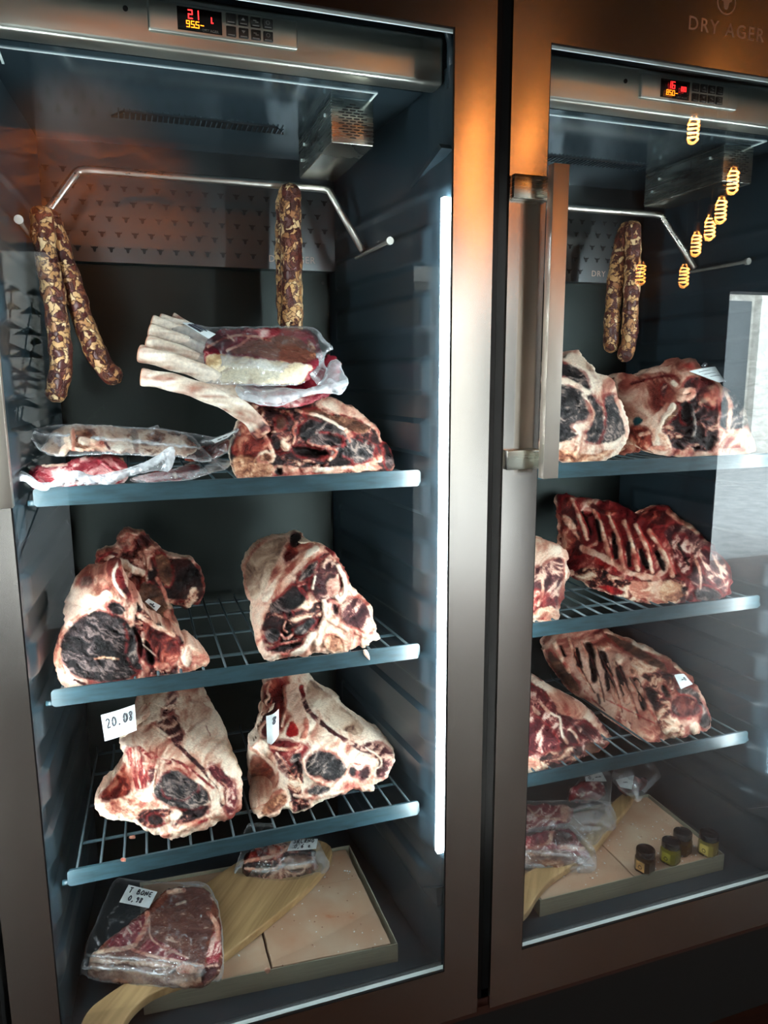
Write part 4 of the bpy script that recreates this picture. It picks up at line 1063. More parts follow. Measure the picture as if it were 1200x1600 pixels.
build('beef_rib', Dc, 'aged rib joint with exposed vertebrae and grey eye, right side of the lowest shelf', 'meat',
  [(185,40),(300,10),(480,10),(535,100),(600,160),(690,205),(765,310),(860,370),(940,420),(1022,480),(1070,550),(1098,610),(1097,680),(1060,755),(1000,802),(952,830),(958,860),(940,875),(880,878),(820,855),(740,892),(640,922),(560,955),(510,992),(440,1012),(390,1032),(365,992),(322,1002),(310,1042),(230,1052),(140,1056),(98,980),(105,900),(88,800),(75,680),(95,600),(80,563),(145,502),(142,440),(182,400),(160,330),(195,290),(172,240),(195,190)],
  [(140,1050,'y',.135),(430,1005,'y',.135),(900,870,'y',.145),(1060,740,'y',.15),(1095,630,'y',.17),(600,700,'y',.155),(300,640,'y',.17),(90,565,'y',.17),(120,800,'y',.28),(200,850,'y',.24),(250,960,'y',.15),(450,400,'y',.24),(200,300,'y',.32),(250,100,'y',.41),(500,100,'y',.43),(760,320,'y',.33),(900,410,'y',.28),(1020,490,'y',.24),(700,480,'y',.22),(290,780,'y',.18)],
  'fat',
  [([(500,80),(600,160),(760,310),(900,420),(860,500),(700,440),(540,300),(480,160)], 'tanfat', {'zoom':1.3}),
   ([(190,100),(340,80),(335,300),(320,440),(210,510),(150,450),(170,330)], 'rawdark', {'h':-5}),
   ([(85,620),(200,640),(270,720),(285,800),(240,880),(120,930),(100,800)], 'rawdark', {'h':-10, 'op':.85}),
   ([(230,510),(420,530),(510,550),(470,620),(380,720),(300,660),(240,600)], 'red'),
   ([(330,460),(380,365),(430,430),(425,490),(340,510)], 'vivid'),
   ([(345,120),(450,130),(480,290),(500,480),(460,520),(380,350),(340,200)], 'pfat', {'zoom':1.3}),
   ([(250,600),(320,620),(400,740),(380,790),(300,720)], 'dryred'),
   ([(360,640),(420,590),(460,620),(430,680),(370,680)], 'grey'),
   ([(360,700),(460,640),(470,780),(440,880),(480,930),(380,960),(350,820)], 'chaos'),
   ([(465,690),(520,610),(600,575),(700,630),(765,700),(735,780),(660,810),(580,775),(500,770)], 'grey', {'h':2, 'zoom':.8}),
   ([(460,870),(540,830),(660,835),(650,880),(530,905)], 'grey'),
   ([(770,700),(840,710),(830,780),(780,770)], 'grey'), ([(830,740),(920,680),(930,760),(860,820)], 'dryred'),
   ([(880,540),(950,522),(1040,560),(1095,620),(1060,740),(990,790),(955,740),(1020,700),(1000,640),(900,595)], 'dryred', {'h':2}),
   ([(700,800),(780,780),(810,820),(720,860)], 'fat', {'h':3}),
   ([(110,960),(150,900),(240,880),(330,850),(360,930),(320,990),(210,1045),(140,1045)], 'bonepk'),
   ([(150,1025),(230,920),(330,880),(355,930),(320,990),(200,1045)], 'bonebr'),
   ([(360,920),(480,900),(520,980),(430,1010),(380,1020)], 'chaos'),
   ([(950,740),(900,800),(860,860),(940,870),(950,830)], 'bonepk')],
  [([(450,150),(480,300),(570,390),(690,480),(820,560),(960,610),(1010,660),(985,720)], 34, 'dryred', {'h':-2}), ([(520,480),(640,560),(780,620),(860,640)], 46, 'fat', {'h':4}), ([(900,570),(990,620),(1015,690),(960,720)], 12, 'fat', {'h':3}),
   ([(85,563),(180,630),(255,695),(290,770),(250,860),(150,910)], 26, 'pfat', {'h':4}), ([(190,120),(240,105),(200,170),(230,220),(185,260),(230,300),(180,340)], 14, 'pfat', {'h':5}), ([(160,420),(210,380),(150,450),(180,500),(110,560)], 14, 'pfat', {'h':4}),
   ([(330,150),(340,300),(310,420)], 18, 'pfat', {'h':5}), ([(480,380),(490,450),(460,500)], 40, 'bonepk', {'h':5}), ([(240,560),(360,590),(410,570)], 22, 'bonepk', {'h':4}), ([(460,650),(490,780),(640,850),(720,800)], 16, 'pfat', {'h':3}),
   ([(400,900),(520,930),(680,890),(850,850)], 22, 'pfat', {'h':3}), ([(860,690),(780,680),(750,760)], 14, 'pfat', {'h':3}), ([(280,600),(350,700),(400,780)], 10, 'pfat'), ([(450,150),(470,210)], 30, 'red')],
  thick=.12, back='fat', zmin=S3-.012)
c = crop(*Cc)
card('price_card', quadY(c((122,255),(358,180),(372,360),(150,437)), .175), label='white card with the handwritten date 20.08 on the left joint of the lowest shelf', cat='card', lines=[('20.08', .10, .18, .84, .36)], pen=.0006, curl=.002)
c = crop(*Dc)
card('price_card', quadY(c((203,350),(292,300),(292,480),(212,565)), .195), label='narrow curled white card with a handwritten 8 on the right joint of the lowest shelf', cat='card', lines=[('8', .30, .12, .6, .24)], pen=.0006, curl=.006)
def scrap(px, py, Y, r, label, kind='bonepk'):
    pts = [(px+r*(1+.25*math.sin(3*a+px))*math.cos(a), py+r*.8*(1+.2*math.cos(2*a+py))*math.sin(a)) for a in np.linspace(0, 2*math.pi, 10)[:-1]]
    o = relief('meat_scrap', pts, [(px, py, 'y', Y)], kind, thick=.006, R=.004, Rpx=5, s=.9, rough=.8, big=.001)
    tag(o, label, 'scrap')
scrap(207, 1307.5, .205, 5.2, 'small pink scrap lying on the wires of the lowest shelf')
scrap(193, 1344, .1105, 4.5, 'crumb of fat stuck on the lip below the wires of the lowest shelf')

# --- top shelf of the left cabinet
E1 = (340, 500, 4)
ro = build('tomahawk_roast', E1, 'dark rib roast with a fan of long pale bones, upper left shelf', 'meat',
  [(80,870),(75,810),(100,750),(135,640),(165,545),(230,525),(330,545),(420,560),(520,535),(580,505),(640,488),(690,472),(760,498),(860,548),(945,620),(1012,675),(1030,760),(1062,762),(1078,830),(1108,860),(1100,942),(1000,948),(800,958),(600,968),(400,982),(200,992),(120,994),(100,925)],
  [(120,990,'y',.15),(600,965,'y',.145),(1080,940,'y',.16),(600,750,'y',.165),(900,800,'y',.17),(1010,690,'y',.21),(860,560,'y',.25),(690,480,'y',.29),(520,570,'y',.22),(200,550,'y',.22),(150,700,'y',.26),(250,750,'y',.18),(120,880,'y',.18),(800,640,'y',.21),(350,700,'y',.175)],
  'dchaos',
  [([(110,740),(165,610),(260,670),(330,790),(300,830),(200,880),(100,850)], 'rawdark', {'h':-9}),
   ([(165,560),(240,535),(440,570),(520,700),(460,820),(360,840),(330,720),(240,620)], 'dchaos', {'zoom':1.2}),
   ([(360,600),(430,600),(430,680),(370,690)], 'brown', {'h':2}), ([(340,740),(400,720),(400,810),(350,820)], 'dark'),
   ([(520,650),(620,590),(740,650),(830,720),(960,750),(1000,810),(960,880),(860,915),(760,900),(700,850),(640,800),(560,780),(500,720)], 'grey', {'h':4, 'zoom':.9}),
   ([(560,740),(640,700),(780,720),(800,780),(700,800),(600,790)], 'crust'),
   ([(800,720),(900,760),(990,800),(960,880),(860,900),(780,860)], 'grey', {'ang':-40, 'zoom':.8, 'h':2}),
   ([(660,870),(780,850),(860,890),(780,930),(680,920)], 'dark'),
   ([(455,800),(480,785),(600,790),(705,825),(690,855),(600,865),(500,850)], 'dark', {'h':-16}),
   ([(580,520),(640,490),(690,475),(760,500),(860,550),(945,622),(1012,678),(1028,755),(990,700),(930,640),(850,612),(700,572)], 'pfat', {'h':2}),
   ([(620,520),(700,490),(860,575),(860,605),(720,570)], 'fat'),
   ([(520,560),(600,555),(700,590),(850,612),(955,655),(930,715),(850,700),(700,640),(560,600)], 'brown', {'h':-2, 'zoom':.6}),
   ([(80,870),(150,840),(240,860),(350,900),(360,960),(250,988),(120,988)], 'bone', {'zoom':.7}),
   ([(240,850),(290,808),(350,835),(360,880),(300,900),(245,890)], 'bonepk', {'h':4}), ([(255,850),(300,825),(345,850),(330,880),(265,880)], 'bonebr', {'h':2}),
   ([(350,900),(500,920),(700,935),(860,910),(960,885),(1050,935),(800,955),(400,980),(340,975)], 'bonepk'),
   ([(360,920),(410,920),(420,975),(360,975)], 'dark', {'h':-5}),
   ([(1020,765),(1065,765),(1080,830),(1108,860),(1100,940),(1050,930),(1040,850)], 'crust')],
  [([(165,570),(250,650),(325,770),(350,850)], 26, 'bonepk', {'h':5}), ([(490,560),(640,600),(760,660),(840,725)], 18, 'fat', {'h':3}), ([(540,940),(650,935),(800,925)], 26, 'fat', {'h':4}),
   ([(470,780),(490,730),(460,690),(500,640)], 14, 'bonepk', {'h':4}), ([(700,800),(760,830),(700,870)], 18, 'bonepk', {'h':4}), ([(780,720),(800,780)], 14, 'red'), ([(985,820),(1000,880)], 14, 'rawdark'), ([(800,680),(830,760)], 18, 'fat', {'h':2}),
   ([(430,860),(560,880),(680,900)], 20, 'chaos', {'h':4}), ([(560,760),(620,790),(700,790)], 12, 'pfat', {'h':3}), ([(1000,680),(1020,760)], 10, 'bonepk')],
  thick=.14, back='tanfat', zmin=S1-.006)
def ribbone(pts, Ys, r0, r1, tag_label=None):
    P = smooth_line([(p[0], p[1], yy) for p, yy in zip(pts, Ys)], 2)
    P3 = [atY(p[0], p[1], p[2]) for p in P]; n = len(P3)
    sc = [float(np.linalg.norm(p-EYE))/CAM['f'] for p in P3]
    rr = [(r0+(r1-r0)*i/(n-1))*s for i, s in enumerate(sc)]
    rr = [r*(1+.07*math.sin(i*1.3)) for i, r in enumerate(rr)]
    m = MB().tube(P3, rr, 18, flat=.62)
    o = m.build('rib_bone', MAT['bone'], ro, smooth=True)
    v = np.array([q.co[:] for q in o.data.vertices]); v = v+world_of(ro)
    idx = np.arange(len(v))//18
    along = fbm(v[:, 0]*30, v[:, 2]*260, 3)
    col = ramp([(0, (150, 96, 80)), (.35, (196, 176, 156)), (.6, (222, 210, 192)), (1, (240, 232, 218))], np.clip((along-.2)/.6, 0, 1))
    stain = sstep(.6, .75, fbm(v[:, 0]*22+4, v[:, 2]*40+9, 3))
    col = col*(1-stain[:, None]*.6)+lin((150, 84, 66))*stain[:, None]*.6
    end = (idx >= n-4); col[end] = ramp(K['chaos']['r'], fbm(v[end][:, 0]*200, v[end][:, 2]*200, 3))
    st = idx == 0; col[st] = lin((196, 130, 96))
    set_colors(o, col)
ribbone([(221,589),(262,595),(307,608),(352,626),(392,650),(412,680)], [.20,.19,.185,.18,.18,.18], 12.5, 15)
ribbone([(218,552),(262,563),(310,578),(350,600),(400,640)], [.27,.25,.23,.215,.21], 12.5, 13)
ribbone([(230,534),(275,548),(330,572),(400,620)], [.31,.29,.26,.23], 10.5, 12)
ribbone([(234,515),(280,530),(340,560),(400,610)], [.34,.32,.29,.25], 9.5, 11)
ribbone([(238,501),(285,517),(340,545),(400,600)], [.37,.35,.32,.27], 8.0, 10)
ribbone([(250,497),(300,512),(350,540),(400,590)], [.40,.38,.35,.29], 6.5, 9)
ribbone([(271,492),(292,506),(330,530)], [.415,.40,.38], 3.5, 5)

# two vacuum packs on top of the roast
pk = empty('vacuum_pack', tuple(atY(440, 635, .22)), 'pink vacuum-packed steak directly under the uppermost pack on the rib roast', 'packed meat')
build('steak', E1, None, None, [(130,400),(300,400),(520,380),(660,240),(700,205),(770,260),(778,300),(740,420),(690,480),(600,520),(500,545),(330,550),(220,525),(150,470)],
  [(150,450,'y',.20),(400,545,'y',.185),(690,470,'y',.20),(770,280,'y',.27),(500,400,'y',.24),(690,220,'y',.28)], 'raw',
  [([(540,440),(640,430),(600,470),(540,470)], 'pfat')], [([(200,420),(300,450),(420,420)], 10, 'pfat')], thick=.05, mat='meatwet', parent=pk)
bag('vacuum_film', E1, pk, [(105,405),(180,400),(330,410),(520,440),(650,405),(690,260),(760,235),(785,330),(828,380),(800,440),(765,472),(700,455),(600,460),(480,500),(400,540),(300,540),(200,510),(130,490)],
  [(105,440,'y',.185),(400,540,'y',.170),(828,380,'y',.20),(700,450,'y',.185),(500,420,'y',.185),(760,240,'y',.26)],
  [([(110,420),(130,480),(230,500),(400,500),(520,460),(700,420),(820,390)], 44, .55), ([(560,470),(520,500)], 20, .4), ([(700,380),(760,440)], 40, .4)], mat='milky', amp=.006)
pk = empty('vacuum_pack', tuple(atY(420, 600, .24)), 'uppermost vacuum pack, dark red steak with a thick cream fat edge, on the rib roast', 'packed meat')
build('steak', E1, None, None, [(-90,190),(-60,120),(-10,75),(100,52),(300,48),(560,48),(620,100),(650,200),(655,240),(600,330),(545,400),(400,408),(150,404),(-30,396),(-75,310)],
  [(-60,190,'y',.25),(0,80,'y',.33),(560,55,'y',.33),(640,200,'y',.27),(540,395,'y',.205),(-30,390,'y',.215),(250,230,'y',.225),(560,270,'y',.215),(-60,300,'y',.22)], 'raw',
  [([(-90,190),(0,90),(300,60),(560,60),(600,100),(640,240),(560,268),(400,262),(200,215),(-30,205)], 'raw', {'zoom':1.4}),
   ([(200,130),(400,90),(520,110),(590,200),(610,245),(540,268),(420,262),(200,215),(60,205),(140,160)], 'steak', {'zoom':1.4}),
   ([(560,110),(610,160),(618,245),(590,240),(560,170)], 'bonebr'),
   ([(-75,215),(30,212),(200,232),(400,262),(540,270),(600,290),(560,330),(545,400),(400,408),(150,404),(-30,398),(-75,310)], 'waxfat', {'h':2})],
  [([(-60,170),(60,100),(200,95),(330,130)], 12, 'pfat', {'h':1}), ([(60,190),(150,150),(200,110)], 12, 'pfat', {'h':1}), ([(60,90),(100,130)], 8, 'pfat')],
  thick=.09, mat='meatwet', parent=pk, R=.006, Rpx=6, big=.0012, s=1.5)
bag('vacuum_film', E1, pk, [(-290,30),(-160,20),(-40,45),(100,42),(300,38),(580,38),(640,70),(660,115),(735,180),(680,195),(660,260),(700,330),(640,430),(560,330),(545,410),(300,412),(-60,405),(-160,350),(-200,290),(-280,200),(-285,120)],
  [(-290,100,'y',.33),(-60,120,'y',.29),(300,40,'y',.325),(640,70,'y',.30),(735,180,'y',.27),(540,400,'y',.196),(-30,390,'y',.206),(250,230,'y',.214),(-160,350,'y',.24),(640,430,'y',.19)],
  [([(-60,250),(150,262),(350,285),(520,300),(570,330)], 66, .38), ([(560,330),(640,420)], 60, .6), ([(650,230),(590,330)], 60, .45), ([(640,90),(720,180)], 40, .5), ([(-280,120),(-200,60),(-60,40)], 46, .35), ([(-160,300),(-60,380)], 50, .45), ([(-290,40),(-60,90),(-100,200)], 90, .22)], amp=.004)
c = crop(*E1)
card('label', quadY([(285,504),(299,504),(337,522),(326,529)], [.300,.298,.268,.268]), pk, [('RST 0,2', .12, .15, .8, .5)], pen=.0005)

# packs on the left of the upper shelf
F1 = (0, 640, 3.158)
pk = empty('vacuum_pack', tuple(atY(160, 712, .22)), 'clear pack of bone-in pale steaks lying on the pink pack, upper left shelf', 'packed meat')
build('steak', F1, None, None, [(205,185),(240,130),(310,75),(360,72),(640,90),(900,112),(960,160),(985,190),(940,232),(820,230),(700,222),(500,208),(350,202),(320,228),(240,222),(210,205)],
  [(220,200,'y',.20),(330,80,'y',.28),(330,200,'y',.175),(640,95,'y',.27),(900,120,'y',.27),(700,220,'y',.175),(940,225,'y',.19),(600,150,'y',.2)], 'bside',
  [([(340,85),(620,100),(640,210),(350,200)], 'bside', {'zoom':1.5}), ([(640,95),(680,90),(690,215),(655,215)], 'rawdark', {'op':.7}), ([(690,110),(880,125),(930,180),(900,225),(700,218)], 'bside', {'zoom':.8}), ([(215,150),(300,100),(310,210),(230,215)], 'side')],
  [([(360,90),(360,200)], 18, 'pfat', {'h':3}), ([(400,150),(600,190)], 34, 'fat', {'h':2}), ([(520,165),(540,190)], 14, 'red')], thick=.06, mat='meatwet', parent=pk)
bag('vacuum_film', F1, pk, [(112,105),(200,90),(310,68),(640,82),(930,108),(1000,190),(1060,250),(980,262),(940,238),(700,228),(500,218),(320,234),(215,222),(150,145)],
  [(112,105,'y',.20),(310,72,'y',.28),(640,85,'y',.265),(930,110,'y',.265),(1060,250,'y',.18),(700,225,'y',.165),(320,230,'y',.165),(600,150,'y',.188)],
  [([(112,108),(300,125),(520,145),(760,165),(1000,192)], 14, .8), ([(150,145),(215,222)], 16, .5), ([(220,110),(330,180)], 34, .25)], amp=.005)
pk = empty('vacuum_pack', tuple(atY(130, 755, .15)), 'bright pink vacuum-packed meat hanging over the left end of the upper shelf', 'packed meat')
build('steak', F1, None, None, [(142,285),(200,272),(240,268),(345,262),(350,245),(450,230),(590,222),(622,255),(640,350),(560,378),(430,386),(300,395),(200,412),(160,390),(140,340)],
  [(160,290,'y',.17),(590,230,'y',.20),(200,410,'y',.112),(430,384,'y',.112),(640,350,'y',.118),(380,300,'y',.14)], 'raw', [([(200,270),(330,264),(330,278),(200,282)], 'fat'), ([(585,225),(620,240),(625,262),(595,245)], 'fat')],
  [([(200,280),(170,330),(240,380)], 14, 'raw', {'h':6}), ([(480,240),(560,300),(590,330)], 12, 'raw', {'h':6})], thick=.05, mat='meatwet', parent=pk)
bag('vacuum_film', F1, pk, [(58,312),(95,292),(150,325),(200,365),(265,355),(340,300),(400,300),(440,325),(540,315),(700,268),(800,210),(852,170),(872,215),(838,312),(800,300),(700,312),(600,340),(555,378),(480,372),(410,385),(300,372),(205,412),(150,375),(110,345),(68,382)],
  [(60,340,'y',.13),(200,400,'y',.104),(440,330,'y',.12),(560,375,'y',.106),(860,180,'y',.15),(838,310,'y',.13),(700,290,'y',.125),(340,310,'y',.126)],
  [([(65,320),(140,350),(210,385),(280,365),(370,315),(430,340),(520,345),(640,320),(760,260),(850,190)], 40, .75), ([(860,190),(830,300)], 40, .7)], mat='milky', amp=.008, wr=10)
pk = empty('vacuum_pack', tuple(atY(260, 752, .2)), 'flat pack of red meat between pink pack and rib roast, upper left shelf', 'packed meat')
build('steak', F1, None, None, [(648,335),(760,312),(860,290),(900,278),(960,268),(1005,288),(960,325),(900,352),(760,358),(660,352)],
  [(650,345,'y',.15),(1000,290,'y',.24),(760,355,'y',.15),(900,350,'y',.16),(860,290,'y',.22)], 'raw', [([(850,310),(870,305),(880,335),(860,340)], 'fat')], thick=.03, mat='meatwet', parent=pk)
bag('vacuum_film', F1, pk, [(635,358),(650,330),(820,305),(940,262),(985,232),(1060,238),(1142,250),(1130,292),(1040,315),(960,340),(890,356),(760,364)],
  [(640,355,'y',.14),(1140,260,'y',.24),(985,235,'y',.25),(890,355,'y',.15),(1040,310,'y',.2)], [([(640,356),(820,330),(960,320),(1080,270),(1140,262)], 26, .5), ([(1040,250),(1120,280)], 34, .6)], amp=.006)
pk = empty('vacuum_pack', tuple(atY(350, 715, .3)), 'dark vacuum pack with a slim white label leaning against the rib roast, upper left shelf', 'packed meat')
build('steak', F1, None, None, [(900,230),(960,190),(1080,160),(1150,140),(1140,200),(1050,240),(940,260)], [(920,240,'y',.26),(1150,150,'y',.27),(1050,235,'y',.25),(960,190,'y',.31)], 'rawdark', thick=.04, mat='meatwet', parent=pk)
bag('vacuum_film', F1, pk, [(720,98),(780,70),(786,95),(940,112),(1050,140),(1120,120),(1188,78),(1190,130),(1150,200),(1050,250),(960,245),(940,200),(860,130)],
  [(720,98,'y',.34),(1188,80,'y',.26),(1050,245,'y',.24),(960,190,'y',.29),(860,120,'y',.33)], [([(1000,160),(1100,145),(1185,90)], 14, .7), ([(780,72),(760,98)], 8, .6)], amp=.005)
card('label', quadY(crop(*F1)((1040,152),(1165,103),(1125,138),(1062,166)), .248), pk, [('~~', .2, .3, .6, .4)], pen=.0004)

# --- sausages
def sausage(legs, label, r=.0165):
    t = empty('dried_sausage', tuple(atY(*legs[0][0][:2], legs[0][0][2])), label, 'sausage')
    for pts in legs:
        P = smooth_line(pts, 3)
        P3 = [atY(p[0], p[1], p[2]) for p in P]
        # resample
        L = np.cumsum([0]+[np.linalg.norm(b-a) for a, b in zip(P3[:-1], P3[1:])])
        n = int(L[-1]/.004)+2; tt = np.linspace(0, L[-1], n)
        P3 = np.stack([np.interp(tt, L, [p[k] for p in P3]) for k in range(3)], -1)
        rr = []
        for i, s_ in enumerate(tt):
            e = min(s_, L[-1]-s_); k = math.sqrt(max(0.02, 1-max(0, 1-e/r)**2)) if e < r else 1
            rr.append(r*k*(1+.05*math.sin(s_*150+pts[0][0])+.04*math.sin(s_*67)))
        m = MB().tube(P3, rr, 22)
        v = np.array(m.v); nn = (fbm(v[:, 0]*90+v[:, 1]*60, v[:, 2]*90, 3)-.5)*.0030
        c0 = np.repeat(P3, 22, axis=0)[:len(v)]
        d = v-c0; d /= (np.linalg.norm(d, axis=1)[:, None]+1e-9); m.v = [tuple(q) for q in v+d*nn[:, None]]
        m.build('link', MAT['sausage'], t, smooth=True)
    return t
sausage([[(64,322,.30),(66,350,.295),(72,400,.29),(84,460,.285),(92,520,.28),(97,570,.28),(90,605,.28),(82,628,.28)],
         [(68,326,.325),(84,360,.32),(100,410,.32),(120,470,.315),(140,530,.31),(162,575,.305),(188,597,.30)]], 'mottled dried sausage folded over the left end of the rod, legs spread apart', .0168)
sausage([[(452,286,.372),(453,320,.368),(455,380,.366),(456,440,.364),(457,508,.362),(457,545,.362)],
         [(455,290,.412),(447,320,.412),(446,400,.410),(448,470,.410),(450,515,.410)]], 'mottled dried sausage hanging straight down above the uppermost steak pack', .0190)
sausage([[(986,344,.372),(990,380,.368),(988,440,.366),(984,500,.366),(984,535,.366),(972,565,.366)],
         [(982,348,.405),(968,390,.400),(960,450,.395),(955,510,.392),(955,552,.390)]], 'mottled dried sausage folded over the rod in the right cabinet', .0165)

# ================================================================== RIGHT CABINET
G = (800, 400, 3)
build('beef_loin', G, 'grey-faced loin with swirling dark muscle beside the handle, upper right shelf', 'meat',
  [(120,560),(170,500),(250,470),(290,442),(315,440),(345,485),(372,510),(400,550),(450,560),(490,600),(492,650),(520,700),(546,790),(546,860),(510,920),(440,952),(380,978),(340,980),(300,985),(240,958),(150,955),(100,940),(90,750)],
  [(150,950,'y',.14),(320,975,'y',.13),(520,900,'y',.145),(300,750,'y',.15),(150,700,'y',.155),(480,620,'y',.20),(300,450,'y',.32),(380,550,'y',.24),(540,800,'y',.17),(200,500,'y',.26)],
  'fat',
  [([(230,470),(300,445),(340,480),(400,550),(350,540),(300,500),(240,500)], 'tanfat'),
   ([(120,520),(230,498),(290,512),(350,565),(372,640),(340,630),(290,590),(220,560),(120,560)], 'grey', {'h':1, 'zoom':.7, 'ang':0}),
   ([(100,600),(200,595),(300,612),(340,650),(352,720),(375,745),(340,770),(290,780),(270,800),(310,830),(290,860),(230,875),(100,880)], 'grey', {'h':2, 'zoom':.75, 'ang':10}),
   ([(345,655),(380,645),(430,720),(440,800),(420,880),(370,880),(330,850),(370,800),(385,740)], 'grey', {'ang':80, 'zoom':.6}),
   ([(430,655),(485,645),(500,720),(535,790),(530,850),(470,880),(400,900),(430,850),(450,780),(430,710)], 'grey', {'ang':-60, 'zoom':.7}),
   ([(100,910),(240,900),(340,930),(440,915),(500,900),(440,950),(320,975),(150,955)], 'bone'),
   ([(380,560),(470,580),(480,640),(400,640)], 'fat', {'h':3})],
  [([(330,650),(370,690),(390,760),(350,800),(300,830)], 9, 'fat', {'h':2}), ([(425,680),(445,750),(440,820),(400,880)], 7, 'red', {'h':2}), ([(150,895),(280,880),(360,905),(460,890),(535,850)], 26, 'fat', {'h':3}),
   ([(485,660),(530,770),(540,850)], 16, 'pfat', {'h':2}), ([(220,575),(300,600),(360,640)], 22, 'fat', {'h':3}), ([(300,800),(340,850)], 24, 'fat', {'h':2})],
  thick=.16, back='fat', zmin=Q1-.012)
build('beef_shoulder', G, 'ragged pink and dark joint with a blue dye stain under the receipt, upper right shelf', 'meat',
  [(475,560),(540,542),(590,565),(630,540),(680,518),(750,515),(762,480),(778,468),(800,492),(845,474),(885,500),(890,530),(940,540),(1000,555),(1040,542),(1060,555),(1058,590),(1112,640),(1132,690),(1122,770),(1152,840),(1162,905),(1110,928),(960,952),(900,935),(820,952),(780,942),(720,936),(660,930),(640,905),(545,932),(500,935),(540,870),(545,790),(495,660)],
  [(520,930,'y',.24),(660,925,'y',.15),(820,945,'y',.14),(960,945,'y',.135),(1155,900,'y',.15),(1120,660,'y',.21),(1040,560,'y',.28),(850,480,'y',.31),(700,520,'y',.36),(500,570,'y',.40),(560,700,'y',.30),(620,840,'y',.21),(760,720,'y',.2),(850,700,'y',.19),(960,750,'y',.155),(800,600,'y',.25),(680,620,'y',.3)],
  'pfat',
  [([(500,570),(680,540),(800,560),(780,640),(680,740),(600,780),(540,760),(490,660)], 'tissue', {'zoom':1.3, 'ang':-50}),
   ([(545,800),(600,790),(650,830),(665,900),(545,932),(520,900)], 'rawdark'),
   ([(690,780),(760,690),(820,640),(800,600),(850,558),(960,585),(972,700),(965,910),(850,928),(760,905),(715,860)], 'dchaos', {'h':-5, 'zoom':1.2}),
   ([(780,700),(830,670),(860,740),(830,800),(790,780)], 'dark', {'h':-8}), ([(850,570),(960,590),(960,720),(900,700),(860,640)], 'rawdark', {'op':.7}),
   ([(560,760),(610,750),(605,785),(565,800)], 'teal'), ([(700,600),(740,590),(720,660),(700,660)], 'dryred'), ([(780,690),(790,720),(720,800),(690,800),(700,740)], 'brown'),
   ([(770,480),(800,500),(845,478),(885,500),(885,530),(800,545),(760,530)], 'tissue', {'h':5}), ([(800,500),(870,490),(880,525),(820,530)], 'vivid', {'op':.6}),
   ([(975,640),(1050,630),(1110,680),(1118,800),(980,850)], 'grey', {'zoom':1.0}), ([(970,830),(1060,800),(1130,830),(1160,905),(970,945)], 'fat'), ([(1000,560),(1055,550),(1050,600),(1000,600)], 'pfat')],
  [([(800,640),(850,625),(845,660),(790,670)], 30, 'pfat', {'h':6}), ([(680,880),(690,790),(760,700)], 24, 'fat', {'h':5}), ([(660,900),(740,900),(720,850),(700,840)], 26, 'bonepk', {'h':6}), ([(780,935),(850,905),(830,940)], 26, 'bonepk', {'h':5}),
   ([(755,590),(765,600)], 20, 'fat', {'h':3}), ([(840,700),(860,790),(850,850)], 16, 'grey', {'h':4}), ([(1000,640),(1030,700),(1010,820)], 18, 'pfat', {'h':3}), ([(560,600),(660,570),(760,560)], 12, 'red'), ([(600,840),(640,830)], 16, 'pfat', {'h':5})],
  thick=.10, back='pfat', zmin=Q1-.004, ymax=.49)
c = crop(*G)
card('receipt', quadY(c((832,540),(955,518),(1010,590),(972,592)), [.265,.262,.235,.232]), label='pale printed receipt lying on top of the pink joint, upper right shelf', cat='label', lines=[('~~~~~~', .12, .15, .5, .1), ('~~~~~~', .12, .35, .6, .1), ('~~~~~~', .15, .55, .6, .1)], pen=.0003, curl=.002)
t = empty('crumpled_film', tuple(atY(1030, 572, .27)), 'small crumpled clear film behind the receipt, upper right shelf', 'film')
bag('vacuum_film', G, t, [(885,520),(900,500),(940,490),(970,500),(1000,530),(1000,560),(960,530),(920,525)], [(900,510,'y',.275),(1000,550,'y',.262),(940,495,'y',.285)], [([(890,515),(940,500),(990,545)], 12, .5)], amp=.012, wr=7)

H = (800, 740, 3)
build('beef_rump', H, 'fat-capped cut half hidden by the door frame, middle right shelf', 'meat',
  [(-60,330),(-20,270),(60,286),(110,292),(180,318),(250,350),(268,385),(255,420),(272,460),(262,500),(240,525),(252,560),(226,620),(222,690),(180,697),(150,692),(40,700),(-60,700)],
  [(60,690,'y',.14),(210,690,'y',.14),(255,520,'y',.16),(260,380,'y',.18),(110,300,'y',.28),(100,500,'y',.15),(-50,300,'y',.3)],
  'pfat',
  [([(-60,300),(60,290),(180,320),(245,352),(215,390),(150,450),(40,460),(-60,460)], 'fat', {'zoom':1.3}), ([(-60,465),(60,455),(120,440),(200,400),(240,385),(245,450),(235,520),(215,600),(215,640),(60,690),(-60,690)], 'dryred', {'zoom':1.2}),
   ([(40,560),(140,540),(200,600),(200,660),(60,680)], 'red'), ([(90,640),(220,620),(220,690),(90,690)], 'bonepk')],
  [([(250,390),(262,440),(250,520)], 14, 'fat', {'h':4}), ([(140,480),(150,560),(120,620)], 12, 'pfat')], thick=.14, back='fat', zmin=Q2-.012)
rb = [([(282,120),(318,200),(352,305)], 16), ([(365,130),(420,245),(462,400)], 20), ([(450,185),(500,300),(522,440)], 18), ([(525,225),(565,330),(590,450)], 22), ([(580,240),(635,345),(655,460)], 18), ([(645,270),(715,370),(755,480)], 22)]
gp = [([(330,180),(370,280)], 14), ([(400,220),(415,310)], 16), ([(475,290),(490,390)], 22), ([(545,330),(552,430)], 20), ([(605,370),(635,440)], 26), ([(680,370),(712,450)], 24)]
